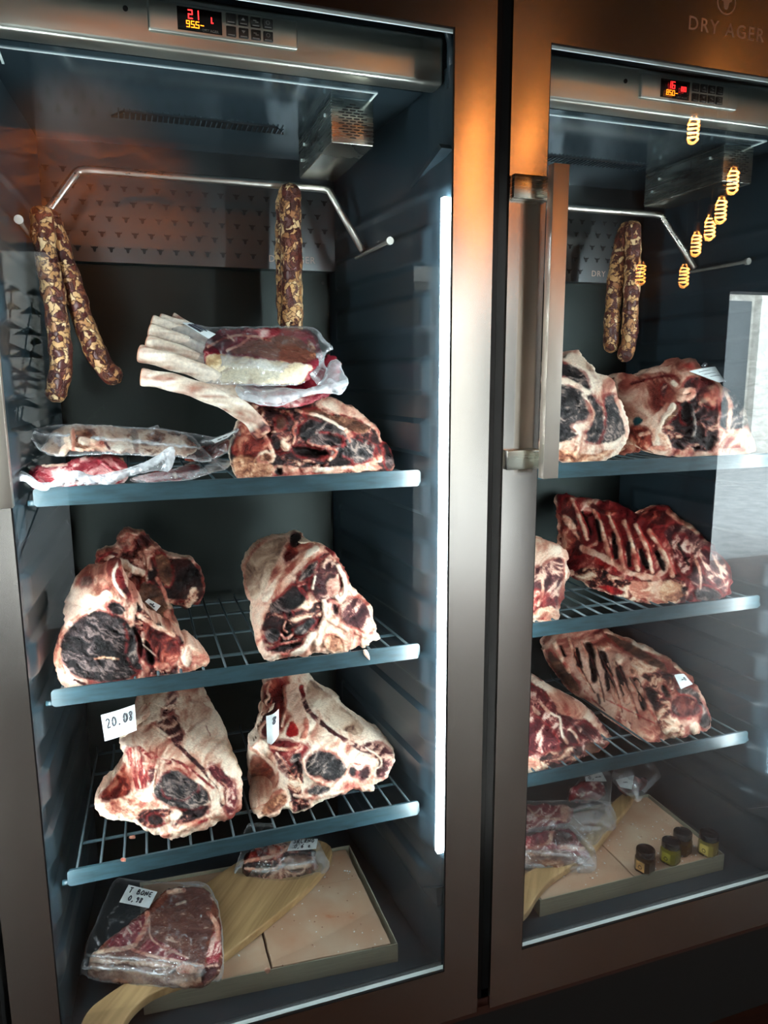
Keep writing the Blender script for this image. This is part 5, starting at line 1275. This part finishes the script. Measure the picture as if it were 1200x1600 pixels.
build('rib_rack', H, 'fresh red rib rack with bare ribs and bloody spine, middle right shelf', 'meat',
  [(228,180),(208,112),(240,86),(290,108),(380,113),(500,138),(560,168),(588,190),(640,164),(700,144),(745,160),(800,208),(870,258),(902,300),(980,358),(1022,430),(1036,500),(1012,592),(900,607),(800,617),(680,622),(645,635),(560,606),(500,582),(400,547),(330,512),(268,480),(225,380),(235,290)],
  [(230,130,'y',.47),(240,380,'y',.42),(300,480,'y',.34),(500,580,'y',.21),(640,625,'y',.16),(820,615,'y',.14),(1010,590,'y',.14),(1030,480,'y',.16),(960,360,'y',.22),(800,220,'y',.31),(680,150,'y',.36),(500,140,'y',.43),(400,350,'y',.35),(600,400,'y',.26),(740,450,'y',.21),(880,420,'y',.17)],
  'red',
  [([(228,110),(290,110),(300,200),(345,330),(320,400),(240,380),(225,250)], 'rawdark'), ([(235,180),(290,220),(330,330),(300,290),(240,230)], 'bonepk'),
   ([(700,250),(800,225),(900,310),(1000,390),(1026,500),(1005,585),(880,600),(850,520),(790,470),(740,340)], 'dryred', {'h':1, 'zoom':1.2}), ([(870,330),(1000,400),(1015,480),(960,540),(890,450)], 'dryred', {'zoom':1.6, 'ang':-50}),
   ([(590,190),(700,150),(790,210),(700,250),(640,230)], 'rawdark'), ([(750,280),(830,290),(850,450),(800,480),(750,380)], 'marb'),
   ([(270,470),(370,430),(480,470),(560,510),(700,500),(800,490),(830,560),(800,612),(640,630),(560,605),(400,545)], 'chaos', {'h':3, 'zoom':.9}), ([(540,510),(640,500),(760,520),(790,600),(660,615),(560,580)], 'bonepk'), ([(680,520),(790,500),(800,600),(700,610)], 'bone'),
   ([(845,545),(920,525),(995,565),(960,600),(870,602)], 'crust'), ([(400,520),(480,530),(540,560),(500,578),(420,548)], 'vivid'), ([(330,370),(420,400),(520,470),(420,440)], 'vivid', {'op':.7})],
  [(p, w, 'bonepk', {'h':8}) for p, w in rb]+[(p, w, 'dark', {'h':-7}) for p, w in gp]+[([(p[0][0]+14, p[0][1]+8), (p[1][0]+14, p[1][1]), (p[2][0]+12, p[2][1]-10)], 7, 'vivid', {'h':4}) for p, w in rb]+
  [([(735,175),(790,220),(870,270)], 26, 'bonepk', {'h':5}), ([(330,350),(430,390),(540,470),(680,490)], 26, 'pfat', {'h':4}), ([(490,180),(440,190),(380,150)], 24, 'rawdark', {'h':5}), ([(780,330),(830,430)], 12, 'dark'), ([(860,400),(890,480),(880,540)], 10, 'pfat'), ([(940,380),(970,440),(1000,520)], 6, 'pfat')],
  thick=.07, back='pfat', zmin=Q2-.004, ymax=.505)

I = (820, 960, 3.75)
build('beef_rump', I, 'marbled deep red cut with a cream fat edge, lowest right shelf beside the frame', 'meat',
  [(-80,300),(-20,325),(30,342),(130,398),(200,448),(300,498),(385,555),(442,620),(492,700),(514,755),(500,790),(410,837),(352,842),(300,882),(200,912),(100,935),(-20,950),(-90,960)],
  [(-80,950,'y',.135),(100,930,'y',.135),(300,880,'y',.14),(410,835,'y',.15),(510,760,'y',.19),(380,560,'y',.28),(200,450,'y',.34),(0,340,'y',.40),(200,700,'y',.18),(0,600,'y',.22)],
  'marb',
  [([(-80,300),(30,342),(200,448),(300,500),(380,560),(440,640),(500,730),(514,760),(490,770),(440,690),(380,620),(300,610),(190,580),(180,520),(120,450),(20,380),(-80,350)], 'fat', {'zoom':1.2, 'h':2}),
   ([(-80,370),(20,385),(120,460),(160,540),(60,560),(-80,500)], 'marb', {'zoom':1.6}), ([(-60,580),(80,600),(180,700),(200,800),(60,820),(-80,760)], 'marb', {'zoom':1.3}),
   ([(260,640),(400,640),(480,760),(350,740)], 'marb'), ([(350,740),(480,760),(490,790),(410,835),(350,835)], 'brown'), ([(80,830),(200,790),(340,760),(345,840),(200,905),(90,920)], 'dchaos'), ([(-80,850),(80,830),(100,925),(-80,955)], 'bonepk'), ([(30,520),(60,600),(110,590)], 'fat', {'op':.6})],
  [([(205,610),(215,700),(250,755)], 16, 'fat', {'h':6}), ([(265,670),(300,710),(320,750)], 14, 'fat', {'h':4}), ([(280,640),(340,690),(395,740)], 20, 'dryred', {'h':5}), ([(90,520),(150,580),(200,600)], 14, 'fat', {'h':2})], thick=.11, back='fat', zmin=Q3-.010)
rb = [([(175,170),(210,250),(260,330)], 26), ([(262,140),(290,230),(320,330),(400,450)], 18), ([(330,160),(380,250),(430,370),(455,500)], 16), ([(410,190),(460,290),(520,400),(555,560)], 16), ([(520,270),(570,370),(620,480),(655,600)], 16), ([(600,360),(650,440),(720,540),(770,620)], 16)]
gp = [([(300,210),(325,300)], 30), ([(375,180),(400,280),(408,380)], 34), ([(455,230),(490,340),(502,440)], 40), ([(550,320),(580,410),(602,505)], 40), ([(650,390),(685,470),(700,545)], 34), ([(210,190),(235,240)], 14)]
build('rib_rack', I, 'aged rib rack with deep dark gaps between the ribs, lowest right shelf', 'meat',
  [(100,190),(105,150),(150,110),(240,50),(330,20),(460,20),(480,92),(600,138),(700,178),(795,228),(855,268),(935,328),(995,372),(988,402),(1015,432),(1072,540),(1098,620),(1082,700),(1020,712),(960,720),(960,740),(900,745),(830,735),(800,772),(700,797),(640,765),(560,742),(470,692),(430,605),(350,525),(250,435),(150,300)],
  [(120,180,'y',.47),(460,40,'y',.47),(250,430,'y',.42),(430,600,'y',.32),(560,740,'y',.22),(700,790,'y',.15),(900,735,'y',.145),(1080,690,'y',.15),(1080,560,'y',.17),(990,390,'y',.23),(800,240,'y',.32),(600,150,'y',.40),(500,350,'y',.33),(700,520,'y',.22),(860,560,'y',.17),(350,250,'y',.41)],
  'tissue',
  [([(120,190),(250,300),(330,430),(300,470),(200,380),(140,280)], 'brown'), ([(440,600),(560,640),(700,760),(640,765),(560,740),(470,690)], 'rawdark', {'op':.8}),
   ([(450,95),(600,160),(720,220),(830,300),(850,350),(720,290),(600,230),(500,150)], 'brown', {'zoom':.6}), ([(600,230),(720,290),(850,340),(880,360),(860,470),(760,440),(640,330)], 'chaos', {'h':2}),
   ([(690,400),(760,430),(860,460),(870,560),(930,660),(930,720),(840,730),(780,620),(730,520)], 'chaos', {'h':3}), ([(790,400),(840,430),(850,500),(800,470)], 'dark', {'h':-6}),
   ([(875,480),(960,475),(1050,525),(1045,590),(900,610),(855,550)], 'crust', {'ang':70}), ([(880,480),(1040,530),(1030,590),(900,600)], 'rawdark', {'op':.45}),
   ([(880,420),(1000,425),(1075,560),(1092,640),(1070,695),(1015,640),(1050,560),(980,465),(900,470)], 'grey', {'zoom':1.2}), ([(960,640),(1020,620),(1040,700),(980,710)], 'fat', {'h':4}),
   ([(580,680),(680,660),(790,640),(800,700),(740,780),(680,790),(600,740)], 'bonepk'), ([(500,560),(640,600),(700,620),(680,680),(560,650)], 'tissue'),
   ([(435,175),(470,150),(510,180),(500,215),(450,215)], 'bonepk', {'h':5}), ([(525,235),(560,225),(585,265),(570,295),(535,280)], 'bonepk', {'h':5}), ([(608,305),(640,300),(662,335),(648,375),(615,360)], 'bonepk', {'h':5}), ([(618,320),(642,315),(648,355),(625,350)], 'bonebr')],
  [(p, w, 'bonepk', {'h':8}) for p, w in rb]+[(p, w*1.1, 'dark', {'h':-14}) for p, w in gp]+[([(q[0]+14, q[1]+12) for q in p], 8, 'rawdark', {'h':3}) for p, w in rb[1:]]+
  [([(470,95),(640,160),(760,205),(860,275),(985,385)], 20, 'bonepk', {'h':4}), ([(480,500),(620,570),(760,640)], 7, 'vivid'), ([(430,470),(440,520)], 16, 'dark'), ([(640,170),(760,215),(830,245)], 30, 'fat', {'h':2}), ([(350,450),(460,560),(620,640)], 10, 'red'), ([(960,615),(975,615)], 14, 'vivid')],
  thick=.07, back='pfat', zmin=Q3-.004, ymax=.505)
c = crop(*I)
card('price_card', quadY(c((876,355),(932,348),(985,408),(915,438)), [.228,.225,.205,.205]), label='small white card stuck on the aged rib rack, lowest right shelf', cat='card', lines=[('~0', .3, .3, .5, .3)], pen=.0004, curl=.002)
# ================================================================== trays, salt blocks, paddles, jars, packs at the bottom
def poly_prism(name, pts, z0, z1, mat, bevel=.0, **k):
    """pts: 2-D (x, y) outline"""
    bm = bmesh.new()
    vs = [bm.verts.new((p[0], p[1], z0)) for p in pts]; f = bm.faces.new(vs)
    if f.normal.z > 0: bmesh.ops.reverse_faces(bm, faces=[f])
    r = bmesh.ops.extrude_face_region(bm, geom=[f])
    for g in r['geom']:
        if isinstance(g, bmesh.types.BMVert): g.co.z = z1
    bmesh.ops.recalc_face_normals(bm, faces=bm.faces)
    if bevel: bmesh.ops.bevel(bm, geom=bm.edges[:], offset=bevel, segments=2, profile=.5, affect='EDGES')
    bm.verts.ensure_lookup_table()
    o = link_mesh(name, [v.co[:] for v in bm.verts], [[v.index for v in q.verts] for q in bm.faces], mat, k.get('parent'), False, k.get('origin'))
    bm.free(); return o
def inset(P, d):
    c = np.mean(P, 0); return [tuple(np.array(p)+(c-np.array(p))/np.linalg.norm(c-np.array(p))*d) for p in P]
def tray(P, label):
    z0, z1 = FLOOR+.0005, FLOOR+.036
    c = np.mean(P, 0); t = empty('salt_tray', (c[0], c[1], z0), label, 'tray', 'steel trays on the cabinet floors')
    poly_prism('bottom', P, z0, z0+.0012, MAT['steel_tray'], parent=t)
    P = [np.array(p) for p in P]
    for i in range(4):
        a, b = P[i], P[(i+1) % 4]; d = (b-a)/np.linalg.norm(b-a); nn = np.array([-d[1], d[0]])
        if nn@(c-a) < 0: nn = -nn
        poly_prism('side_wall', [a, b, b+nn*.0014, a+nn*.0014], z0+.0012, z1, MAT['steel_tray'], parent=t)
    return t
PL = [(.165, .113), (.587, .083), (.586, .377), (.166, .400)]
PR = [(PITCH+.153, .097), (PITCH+.581, .092), (PITCH+.581, .330), (PITCH+.153, .335)]
tray(PL, 'square-edged steel tray holding salt blocks and a paddle in the left cabinet')
tray(PR, 'square-edged steel tray holding salt blocks and jars in the right cabinet')
def lerp2(P, u, v):
    P = [np.array(p) for p in P]; return (P[0]*(1-u)+P[1]*u)*(1-v)+(P[3]*(1-u)+P[2]*u)*v
def salt(P, u0, u1, v0, v1, label, dz=0, seed=1):
    q = [lerp2(P, *a) for a in ((u0, v0), (u1, v0), (u1, v1), (u0, v1))]
    rr = random.Random(seed); pts = []
    for i in range(4):
        a, b = q[i], q[(i+1) % 4]
        for k in range(8):
            p = a+(b-a)*k/8; pts.append((p[0]+rr.uniform(-.0006, .0006), p[1]+rr.uniform(-.0006, .0006)))
    c = np.mean(q, 0); z0 = FLOOR+.0020
    o = poly_prism('salt_block', pts, z0, z0+.030+dz, M_salt, bevel=.0012, origin=(c[0], c[1], z0))
    return tag(o, label, 'salt block', 'salt blocks in the steel trays')
def salt_mat():
    m, nt, p = newmat('pink_salt')
    co = coords(nt, (1, 1, 1))
    t = N(nt, 'ShaderNodeTexNoise'); t.inputs['Scale'].default_value = 14; t.inputs['Detail'].default_value = 6; nt.links.new(co, t.inputs['Vector'])
    r = N(nt, 'ShaderNodeValToRGB'); cr = r.color_ramp
    cr.elements[0].position = .3; cr.elements[0].color = rgba((164, 100, 64)); cr.elements[1].position = .72; cr.elements[1].color = rgba((184, 166, 144))
    e = cr.elements.new(.36); e.color = rgba((170, 134, 108)); e = cr.elements.new(.56); e.color = rgba((176, 150, 126))
    nt.links.new(t.outputs['Fac'], r.inputs[0])
    v = N(nt, 'ShaderNodeTexVoronoi'); v.inputs['Scale'].default_value = 55; nt.links.new(co, v.inputs['Vector'])
    mr = N(nt, 'ShaderNodeMapRange'); mr.inputs[1].default_value = .04; mr.inputs[2].default_value = .10; mr.inputs[3].default_value = .0; mr.inputs[4].default_value = 1
    nt.links.new(v.outputs['Distance'], mr.inputs[0])
    mx = N(nt, 'ShaderNodeMix'); mx.data_type = 'RGBA'; nt.links.new(mr.outputs[0], mx.inputs['Factor']); mx.inputs['A'].default_value = rgba((110, 60, 36)); nt.links.new(r.outputs[0], mx.inputs['B'])
    nt.links.new(mx.outputs['Result'], p.inputs['Base Color']); p.inputs['Roughness'].default_value = .48
    b = N(nt, 'ShaderNodeBump'); b.inputs['Strength'].default_value = .3; b.inputs['Distance'].default_value = .003; nt.links.new(t.outputs['Fac'], b.inputs['Height']); nt.links.new(b.outputs[0], p.inputs['Normal'])
    return m
M_salt = salt_mat()
salt(PL, .49, .975, .02, .64, 'pink salt block at the front right of the left tray', .003, 1)
salt(PL, .015, .482, .02, .64, 'pink salt block at the front left of the left tray, mostly under the paddle', 0, 2)
salt(PL, .49, .975, .65, .98, 'pink salt block at the back right of the left tray', 0, 3)
salt(PL, .015, .482, .65, .98, 'pink salt block at the back left of the left tray', 0, 4)
salt(PR, .015, .495, .02, .985, 'pink salt block filling the left half of the right tray', 0, 5)
salt(PR, .502, .985, .02, .985, 'pink salt block under the jars in the right tray', 0, 6)
ZS = FLOOR+.033
def crumbs(P, n, label, seed):
    rr = random.Random(seed); m = MB()
    for k in range(n):
        p = lerp2(P, rr.uniform(.05, .95), rr.uniform(.03, .9)); s = rr.uniform(.0008, .0022)
        bm = bmesh.new(); bmesh.ops.create_icosphere(bm, subdivisions=1, radius=s)
        for v in bm.verts: v.co *= rr.uniform(.6, 1.3)
        bm.verts.ensure_lookup_table()
        m.add([(v.co.x+p[0], v.co.y+p[1], v.co.z*.6+ZS+.0015) for v in bm.verts], [[v.index for v in f.verts] for f in bm.faces]); bm.free()
    c = np.mean(P, 0)
    tag(m.build('salt_crumbs', MAT['paper'], origin=(c[0], c[1], ZS)), label, 'crumbs', kind='stuff')
crumbs(PL, 110, 'pale salt crumbs scattered over the blocks in the left tray', 1)
crumbs(PR, 120, 'pale salt crumbs scattered over the blocks in the right tray', 2)
scrap(*(418.5, 1517), .092, 5, 'lump of white salt at the front edge of the left tray', 'fat')

def paddle(px, z, th, label):
    P = smooth_poly([tuple(atZ(a, b, z+th)[:2]) for a, b in px], 2)
    c = np.mean(P, 0)
    o = poly_prism('wooden_paddle', [tuple(p) for p in P], z, z+th, MAT['paddle'], bevel=.0025, origin=(c[0], c[1], z))
    tag(o, label, 'paddle')
MAT['paddle2'] = MAT['paddle']
paddle([(112,1660),(124,1600),(140,1574),(165,1555),(190,1538),(228,1518),(258,1490),(268,1440),(300,1395),(360,1352),(420,1318),(480,1306),(528,1322),(498,1372),(425,1435),(352,1492),(300,1528),(246,1546),(218,1564),(196,1590),(186,1620),(160,1660)], ZS+.001, .016, 'wooden paddle with a rounded handle lying across the left tray under the steaks')
paddle([(800,1445),(790,1400),(815,1365),(850,1350),(898,1322),(925,1296),(958,1250),(984,1232),(996,1240),(972,1272),(944,1308),(925,1332),(884,1358),(858,1376),(838,1400),(826,1424)], ZS+.001, .014, 'narrow wooden paddle under the steak packs in the right tray')

# T-bone pack
J = (0, 1200, 3)
pk = empty('vacuum_pack', tuple(atZ(240, 1470, ZS+.02)), 'large steak in clear film labelled T BONE 0,98, bottom left', 'packed meat')
ZT1, ZT0 = ZS+.052, ZS+.018
build('steak', J, None, None,
  [(415,935),(420,880),(455,850),(500,810),(600,732),(690,660),(755,590),(800,560),(880,556),(965,560),(1010,620),(1035,720),(1042,850),(1045,930),(1000,1000),(935,1032),(820,1026),(700,1018),(540,1006),(430,992),(408,970)],
  [(425,880,'z',ZT1),(600,735,'z',ZT1),(800,565,'z',ZT1),(960,565,'z',ZT1),(1035,720,'z',ZT1),(1035,900,'z',ZT1),(935,925,'z',ZT1),(640,897,'z',ZT1),(800,760,'z',ZT1+.003),(430,985,'z',ZT0),(700,1015,'z',ZT0),(930,1028,'z',ZT0),(540,1003,'z',ZT0)],
  'steak',
  [([(480,830),(600,740),(690,670),(705,740),(650,830),(560,850)], 'pmarb'), ([(640,870),(700,785),(780,820),(850,860),(890,895),(860,912),(700,890)], 'pmarb'),
   ([(700,700),(760,595),(800,565),(960,565),(1015,650),(1030,760),(1035,860),(960,900),(890,895),(820,850),(700,790)], 'steak', {'zoom':1.3}), ([(1000,760),(1035,760),(1042,900),(980,940),(960,900)], 'pmarb'),
   ([(412,880),(430,876),(640,898),(860,918),(945,926),(940,1032),(700,1018),(540,1006),(410,975)], 'side'), ([(412,925),(600,950),(900,968),(935,1030),(540,1006),(410,975)], 'side', {'zoom':1.5}), ([(940,930),(1040,900),(1000,1000),(940,1030)], 'dryred')],
  [([(430,868),(520,852),(620,842),(660,790),(695,720),(690,680)], 22, 'bonepk', {'h':1.5}), ([(620,850),(700,880),(860,912)], 16, 'pfat', {'h':1}), ([(700,720),(700,800),(760,840),(880,890)], 8, 'pfat'), ([(790,580),(860,572)], 22, 'fat'),
   ([(830,640),(870,625)], 9, 'fat'), ([(600,750),(615,775)], 8, 'fat'), ([(655,720),(665,745)], 8, 'fat'), ([(975,680),(1015,720),(1025,800)], 20, 'pfat'), ([(420,900),(640,915),(860,930)], 22, 'bside'), ([(850,940),(930,935)], 50, 'pfat')],
  thick=.05, mat='meatwet', parent=pk, R=.004, Rpx=6, big=.0012, s=1.3, rough=2, warp=1.6)
bag('vacuum_film', J, pk, [(362,985),(380,930),(398,880),(400,830),(440,740),(490,620),(540,508),(600,520),(700,532),(850,535),(960,530),(1012,600),(1040,720),(1052,930),(1035,1012),(960,990),(930,1038),(780,1028),(560,1012),(420,996),(390,960)],
  [(365,980,'z',ZT0),(398,850,'z',ZS+.03),(540,510,'z',ZS+.03),(960,532,'z',ZT1+.004),(1050,930,'z',ZT1-.01),(1030,1010,'z',ZT0),(600,735,'z',ZT1+.006),(700,850,'z',ZT1+.006),(640,900,'z',ZT1+.005),(935,928,'z',ZT1+.004),(560,1010,'z',ZT0),(900,1030,'z',ZT0),(430,880,'z',ZT1+.003)],
  [([(420,880),(600,890),(860,915),(950,930)], 12, .6), ([(380,940),(440,935),(640,950),(780,972),(850,920)], 14, .75), ([(940,960),(1030,1000)], 40, .5), ([(1030,920),(1000,980)], 24, .5), ([(850,540),(950,550)], 14, .7), ([(450,795),(462,825)], 12, .7), ([(370,975),(400,910)], 12, .5)], amp=.003)
card('label', [atZ(*p, ZT1+.010) for p in crop(*J)((603,547),(737,580),(698,656),(560,628))], pk, [('T BONE', .12, .14, .8, .28), ('0,98', .22, .58, .5, .28)], pen=.0006)

# small pack at the back, with label 0,6 e
Kc = (350, 1200, 3)
pk = empty('vacuum_pack', tuple(atZ(435, 1375, ZS+.02)), 'small bag of dark bony steaks with a white 0,6 label behind the T-bone', 'packed meat')
build('steak', Kc, None, None, [(78,470),(95,430),(100,385),(200,350),(330,352),(418,370),(440,440),(440,482),(400,515),(310,522),(250,537),(160,532),(110,522),(85,492)],
  [(90,440,'z',ZS+.055),(200,355,'z',ZS+.062),(418,372,'z',ZS+.060),(250,415,'z',ZS+.058),(400,440,'z',ZS+.05),(120,522,'z',ZS+.014),(250,534,'z',ZS+.014),(400,512,'z',ZS+.014),(440,480,'z',ZS+.025)], 'dchaos',
  [([(95,440),(120,385),(210,355),(300,370),(270,430),(150,440)], 'rawdark'), ([(270,420),(400,400),(430,450),(300,470)], 'side'), ([(100,450),(240,450),(240,520),(130,520)], 'dchaos')],
  [([(95,440),(200,420),(270,400),(300,370)], 14, 'pfat', {'h':2}), ([(260,430),(265,520)], 12, 'pfat', {'h':2}), ([(290,470),(400,455)], 18, 'bside', {'h':2}), ([(100,470),(180,480),(240,470)], 12, 'fat', {'h':2})], thick=.05, mat='meatwet', parent=pk, s=1.4)
bag('vacuum_film', Kc, pk, [(38,512),(55,460),(80,390),(100,260),(160,255),(245,262),(235,330),(330,330),(442,332),(470,400),(502,455),(472,502),(425,482),(400,522),(250,544),(110,532),(85,500)],
  [(40,510,'z',ZS+.012),(90,400,'z',ZS+.055),(170,258,'z',ZS+.075),(442,332,'z',ZS+.065),(500,455,'z',ZS+.02),(400,520,'z',ZS+.014),(110,530,'z',ZS+.014),(250,420,'z',ZS+.066),(250,542,'z',ZS+.014),(400,450,'z',ZS+.058)],
  [([(90,470),(200,490),(270,460),(420,440)], 14, .55), ([(440,400),(490,460),(470,495)], 40, .4), ([(45,505),(80,440)], 20, .5), ([(420,400),(430,480)], 14, .5), ([(110,262),(240,268)], 16, .4)], amp=.005)
card('label', [atZ(*p, ZS+.070) for p in crop(*Kc)((318,336),(440,332),(432,378),(296,388))], pk, [('SRLRNO', .1, .06, .8, .34), ('0,6 e', .2, .52, .6, .36)], pen=.0005)

# right tray packs
R_ = (750, 1150, 2.6667)
def rpack(label, meat, mctrl, base, regs, strokes, fo, fctrl, fst, lab=None, thick=.03, **k):
    pk = empty('vacuum_pack', tuple(atZ(*crop(*R_)((meat[0][0], meat[0][1]))[0], ZS+.01)), label, 'packed meat')
    build('steak', R_, None, None, meat, mctrl, base, regs, strokes, thick=thick, mat='meatwet', parent=pk, R=.004, Rpx=6, big=.0012, s=1.5, **k)
    bag('vacuum_film', R_, pk, fo, fctrl, fst, amp=.004)
    if lab: card('label', [atZ(*p, lab[1]) for p in crop(*R_)(*lab[0])], pk, lab[2], pen=.0005)
h = ZS
rpack('steak pack labelled 0, behind the front packs of the right tray', [(370,240),(400,190),(500,178),(532,240),(482,268),(380,272)],
  [(370,240,'z',h+.05),(500,180,'z',h+.05),(530,240,'z',h+.04),(380,270,'z',h+.03)], 'pmarb', [], [],
  [(358,275),(385,220),(420,170),(500,145),(555,150),(548,220),(545,300),(500,268),(420,272)], [(360,270,'z',h+.03),(420,170,'z',h+.056),(540,150,'z',h+.06),(545,300,'z',h+.03),(460,230,'z',h+.057)], [([(400,220),(520,260)], 20, .3), ([(420,172),(540,150)], 14, .5)],
  (((438,170),(508,150),(528,188),(440,188)), h+.060, [('0,~~', .15, .25, .7, .5)]))
rpack('crinkled pack with foil-bright folds lying on the paddle tip, back of the right tray', [(600,235),(565,170),(640,168),(700,175),(690,215),(662,238)],
  [(565,170,'z',h+.06),(700,175,'z',h+.05),(662,236,'z',h+.035),(600,233,'z',h+.04)], 'rawdark', [], [],
  [(545,152),(600,120),(645,108),(730,105),(778,135),(740,185),(692,232),(664,282),(635,260),(608,240),(560,205)], [(545,155,'z',h+.06),(730,108,'z',h+.06),(778,135,'z',h+.04),(662,278,'z',h+.03),(608,240,'z',h+.045),(650,180,'z',h+.066)], [([(560,160),(640,180),(660,270)], 26, .5), ([(700,120),(760,140),(690,220)], 20, .35), ([(620,160),(650,200)], 40, .45)],
  (((566,182),(642,163),(632,222),(584,212)), h+.066, [('~', .3, .3, .4, .4)]))
rpack('clear pack of dark red steak, middle of three in the right tray', [(60,400),(100,300),(150,285),(350,283),(392,300),(388,340),(360,375),(180,405)],
  [(100,300,'z',h+.055),(380,300,'z',h+.05),(370,370,'z',h+.04),(180,402,'z',h+.045),(250,330,'z',h+.055)], 'pmarb', [([(330,285),(392,300),(370,360),(340,350)], 'tissue')], [([(200,300),(240,340),(360,350)], 8, 'pfat')],
  [(60,410),(110,275),(300,268),(535,268),(556,300),(572,350),(566,397),(520,392),(480,470),(440,430),(400,392),(250,400),(140,408)], [(70,400,'z',h+.045),(120,275,'z',h+.062),(535,270,'z',h+.04),(566,395,'z',h+.02),(480,465,'z',h+.02),(250,330,'z',h+.063),(400,390,'z',h+.045)],
  [([(390,350),(500,330),(540,360)], 50, .35), ([(520,290),(560,380)], 22, .55), ([(380,310),(440,290),(510,300)], 14, .5), ([(400,385),(500,385)], 20, .5), ([(540,275),(565,390)], 12, .5)])
rpack('front steak pack with bright crinkled lower edge, left end of the right tray', [(70,540),(100,430),(190,420),(250,400),(350,382),(385,395),(420,450),(462,490),(448,528),(400,540),(280,548),(150,545)],
  [(100,435,'z',h+.050),(370,388,'z',h+.048),(462,490,'z',h+.02),(300,470,'z',h+.048),(120,470,'z',h+.050),(150,542,'z',h+.014),(400,538,'z',h+.012)], 'pmarb',
  [([(70,480),(190,475),(330,470),(440,500),(450,530),(280,548),(70,545)], 'side'), ([(280,400),(370,385),(400,440),(330,460),(290,440)], 'rawdark'), ([(190,440),(280,430),(300,470),(190,475)], 'pmarb')],
  [([(300,400),(290,450),(200,470)], 14, 'bonepk', {'h':1}), ([(330,460),(430,470)], 16, 'pfat'), ([(200,490),(330,490)], 22, 'bside')],
  [(60,565),(90,420),(160,400),(330,364),(382,366),(430,425),(488,480),(484,573),(400,570),(300,566),(150,560)], [(70,560,'z',h+.012),(100,420,'z',h+.056),(360,368,'z',h+.054),(488,485,'z',h+.02),(480,570,'z',h+.006),(300,470,'z',h+.055),(300,560,'z',h+.008)],
  [([(180,545),(300,550),(470,565)], 26, .6), ([(380,460),(460,500),(478,560)], 26, .5), ([(390,375),(480,480)], 12, .5), ([(200,480),(380,500)], 12, .45), ([(420,520),(470,560)], 30, .55)])

# honey and mustard jars
def jar(px, py, fill, label, seal):
    x, y, _ = atZ(px, py, ZS+.046); z = ZS+.0005
    t = empty('glass_jar', (float(x), float(y), float(z)), label, 'jar', 'small jars in the right tray')
    def oct_(r, k=.62, n=8):
        pts = []
        for a in range(4):
            th = a*math.pi/2+.35
            for s_ in (-1, 1):
                w = th+s_*math.atan(k); rr = r/math.cos(math.atan(k)); pts.append((x+rr*math.cos(w), y+rr*math.sin(w)))
        return pts
    def loft(levels):
        m = MB(); n = 8; V = []
        for (r, zz) in levels: V += [(p[0], p[1], z+zz) for p in oct_(r)]
        L = len(levels)
        F = [[i*n+k, i*n+(k+1) % n, (i+1)*n+(k+1) % n, (i+1)*n+k] for i in range(L-1) for k in range(n)]
        F += [list(range(n))[::-1], [(L-1)*n+k for k in range(n)]]
        return m.add(V, F)
    loft([(.0150, 0), (.0168, .002), (.0168, .029), (.0150, .033), (.0150, .036)]).build('glass_body', MAT['jarglass'], t)
    loft([(.0138, .0020), (.0156, .0035), (.0156, .0255), (.0150, .026)]).build('contents', fill, t)
    MB().lathe([(0, .034), (.0178, .034), (.0186, .035), (.0186, .0445), (.0178, .0462), (.0160, .0466), (.0150, .0460), (.0, .0458)], (x, y, z), 32).build('lid', MAT['lid'], t, auto=True)
    # paper seal with a round mark, facing the camera
    d = np.array([EYE[0]-x, EYE[1]-y]); d /= np.linalg.norm(d)
    face = min(range(4), key=lambda a: -(math.cos(a*math.pi/2+.35)*d[0]+math.sin(a*math.pi/2+.35)*d[1]))
    w = face*math.pi/2+.35; nx, ny = math.cos(w), math.sin(w); tx, ty = -ny, nx
    def P(u, v, o): return (x+nx*(.0169+o)+tx*u, y+ny*(.0169+o)+ty*u, z+v)
    m = MB(); m.add([P(-.009, .006, 0), P(.009, .006, 0), P(.009, .025, 0), P(-.009, .025, 0), P(-.009, .006, .0004), P(.009, .006, .0004), P(.009, .025, .0004), P(-.009, .025, .0004)], [(0,3,2,1),(4,5,6,7),(0,1,5,4),(1,2,6,5),(2,3,7,6),(3,0,4,7)])
    lb = m.build('jar_label', seal, t)
    m = MB()
    def disc(r, o): 
        n = 20; m.add([P(r*math.cos(k*2*math.pi/n), .0135+r*math.sin(k*2*math.pi/n), o) for k in range(n)], [list(range(n))])
    disc(.0042, .0006); m.build('label_mark', MAT['rubber'], lb)
    m = MB()
    disc(.0028, .0008); m.build('label_mark', seal, lb)
M_amber = plain('amber_honey', (120, 84, 36), rough=.3); M_must = plain('yellow_mustard', (206, 186, 92), rough=.4); M_green = plain('green_mustard', (168, 162, 52), rough=.4); M_brown = plain('brown_sauce', (92, 70, 52), rough=.4)
M_seal1 = plain('seal_paper_orange', (198, 152, 92), rough=.6, noise=.2, nscale=60)
jar(1009, 1327, M_brown, 'black-lidded jar with a torn orange paper seal, nearest the front', M_seal1)
jar(1049, 1314, M_green, 'black-lidded jar of green mustard, second from the left', M_green)
jar(1067, 1300, M_amber, 'black-lidded jar of dark sauce set behind the green mustard', M_brown)
jar(1108, 1302, M_must, 'black-lidded jar of pale yellow mustard, in the corner of the tray', M_must)
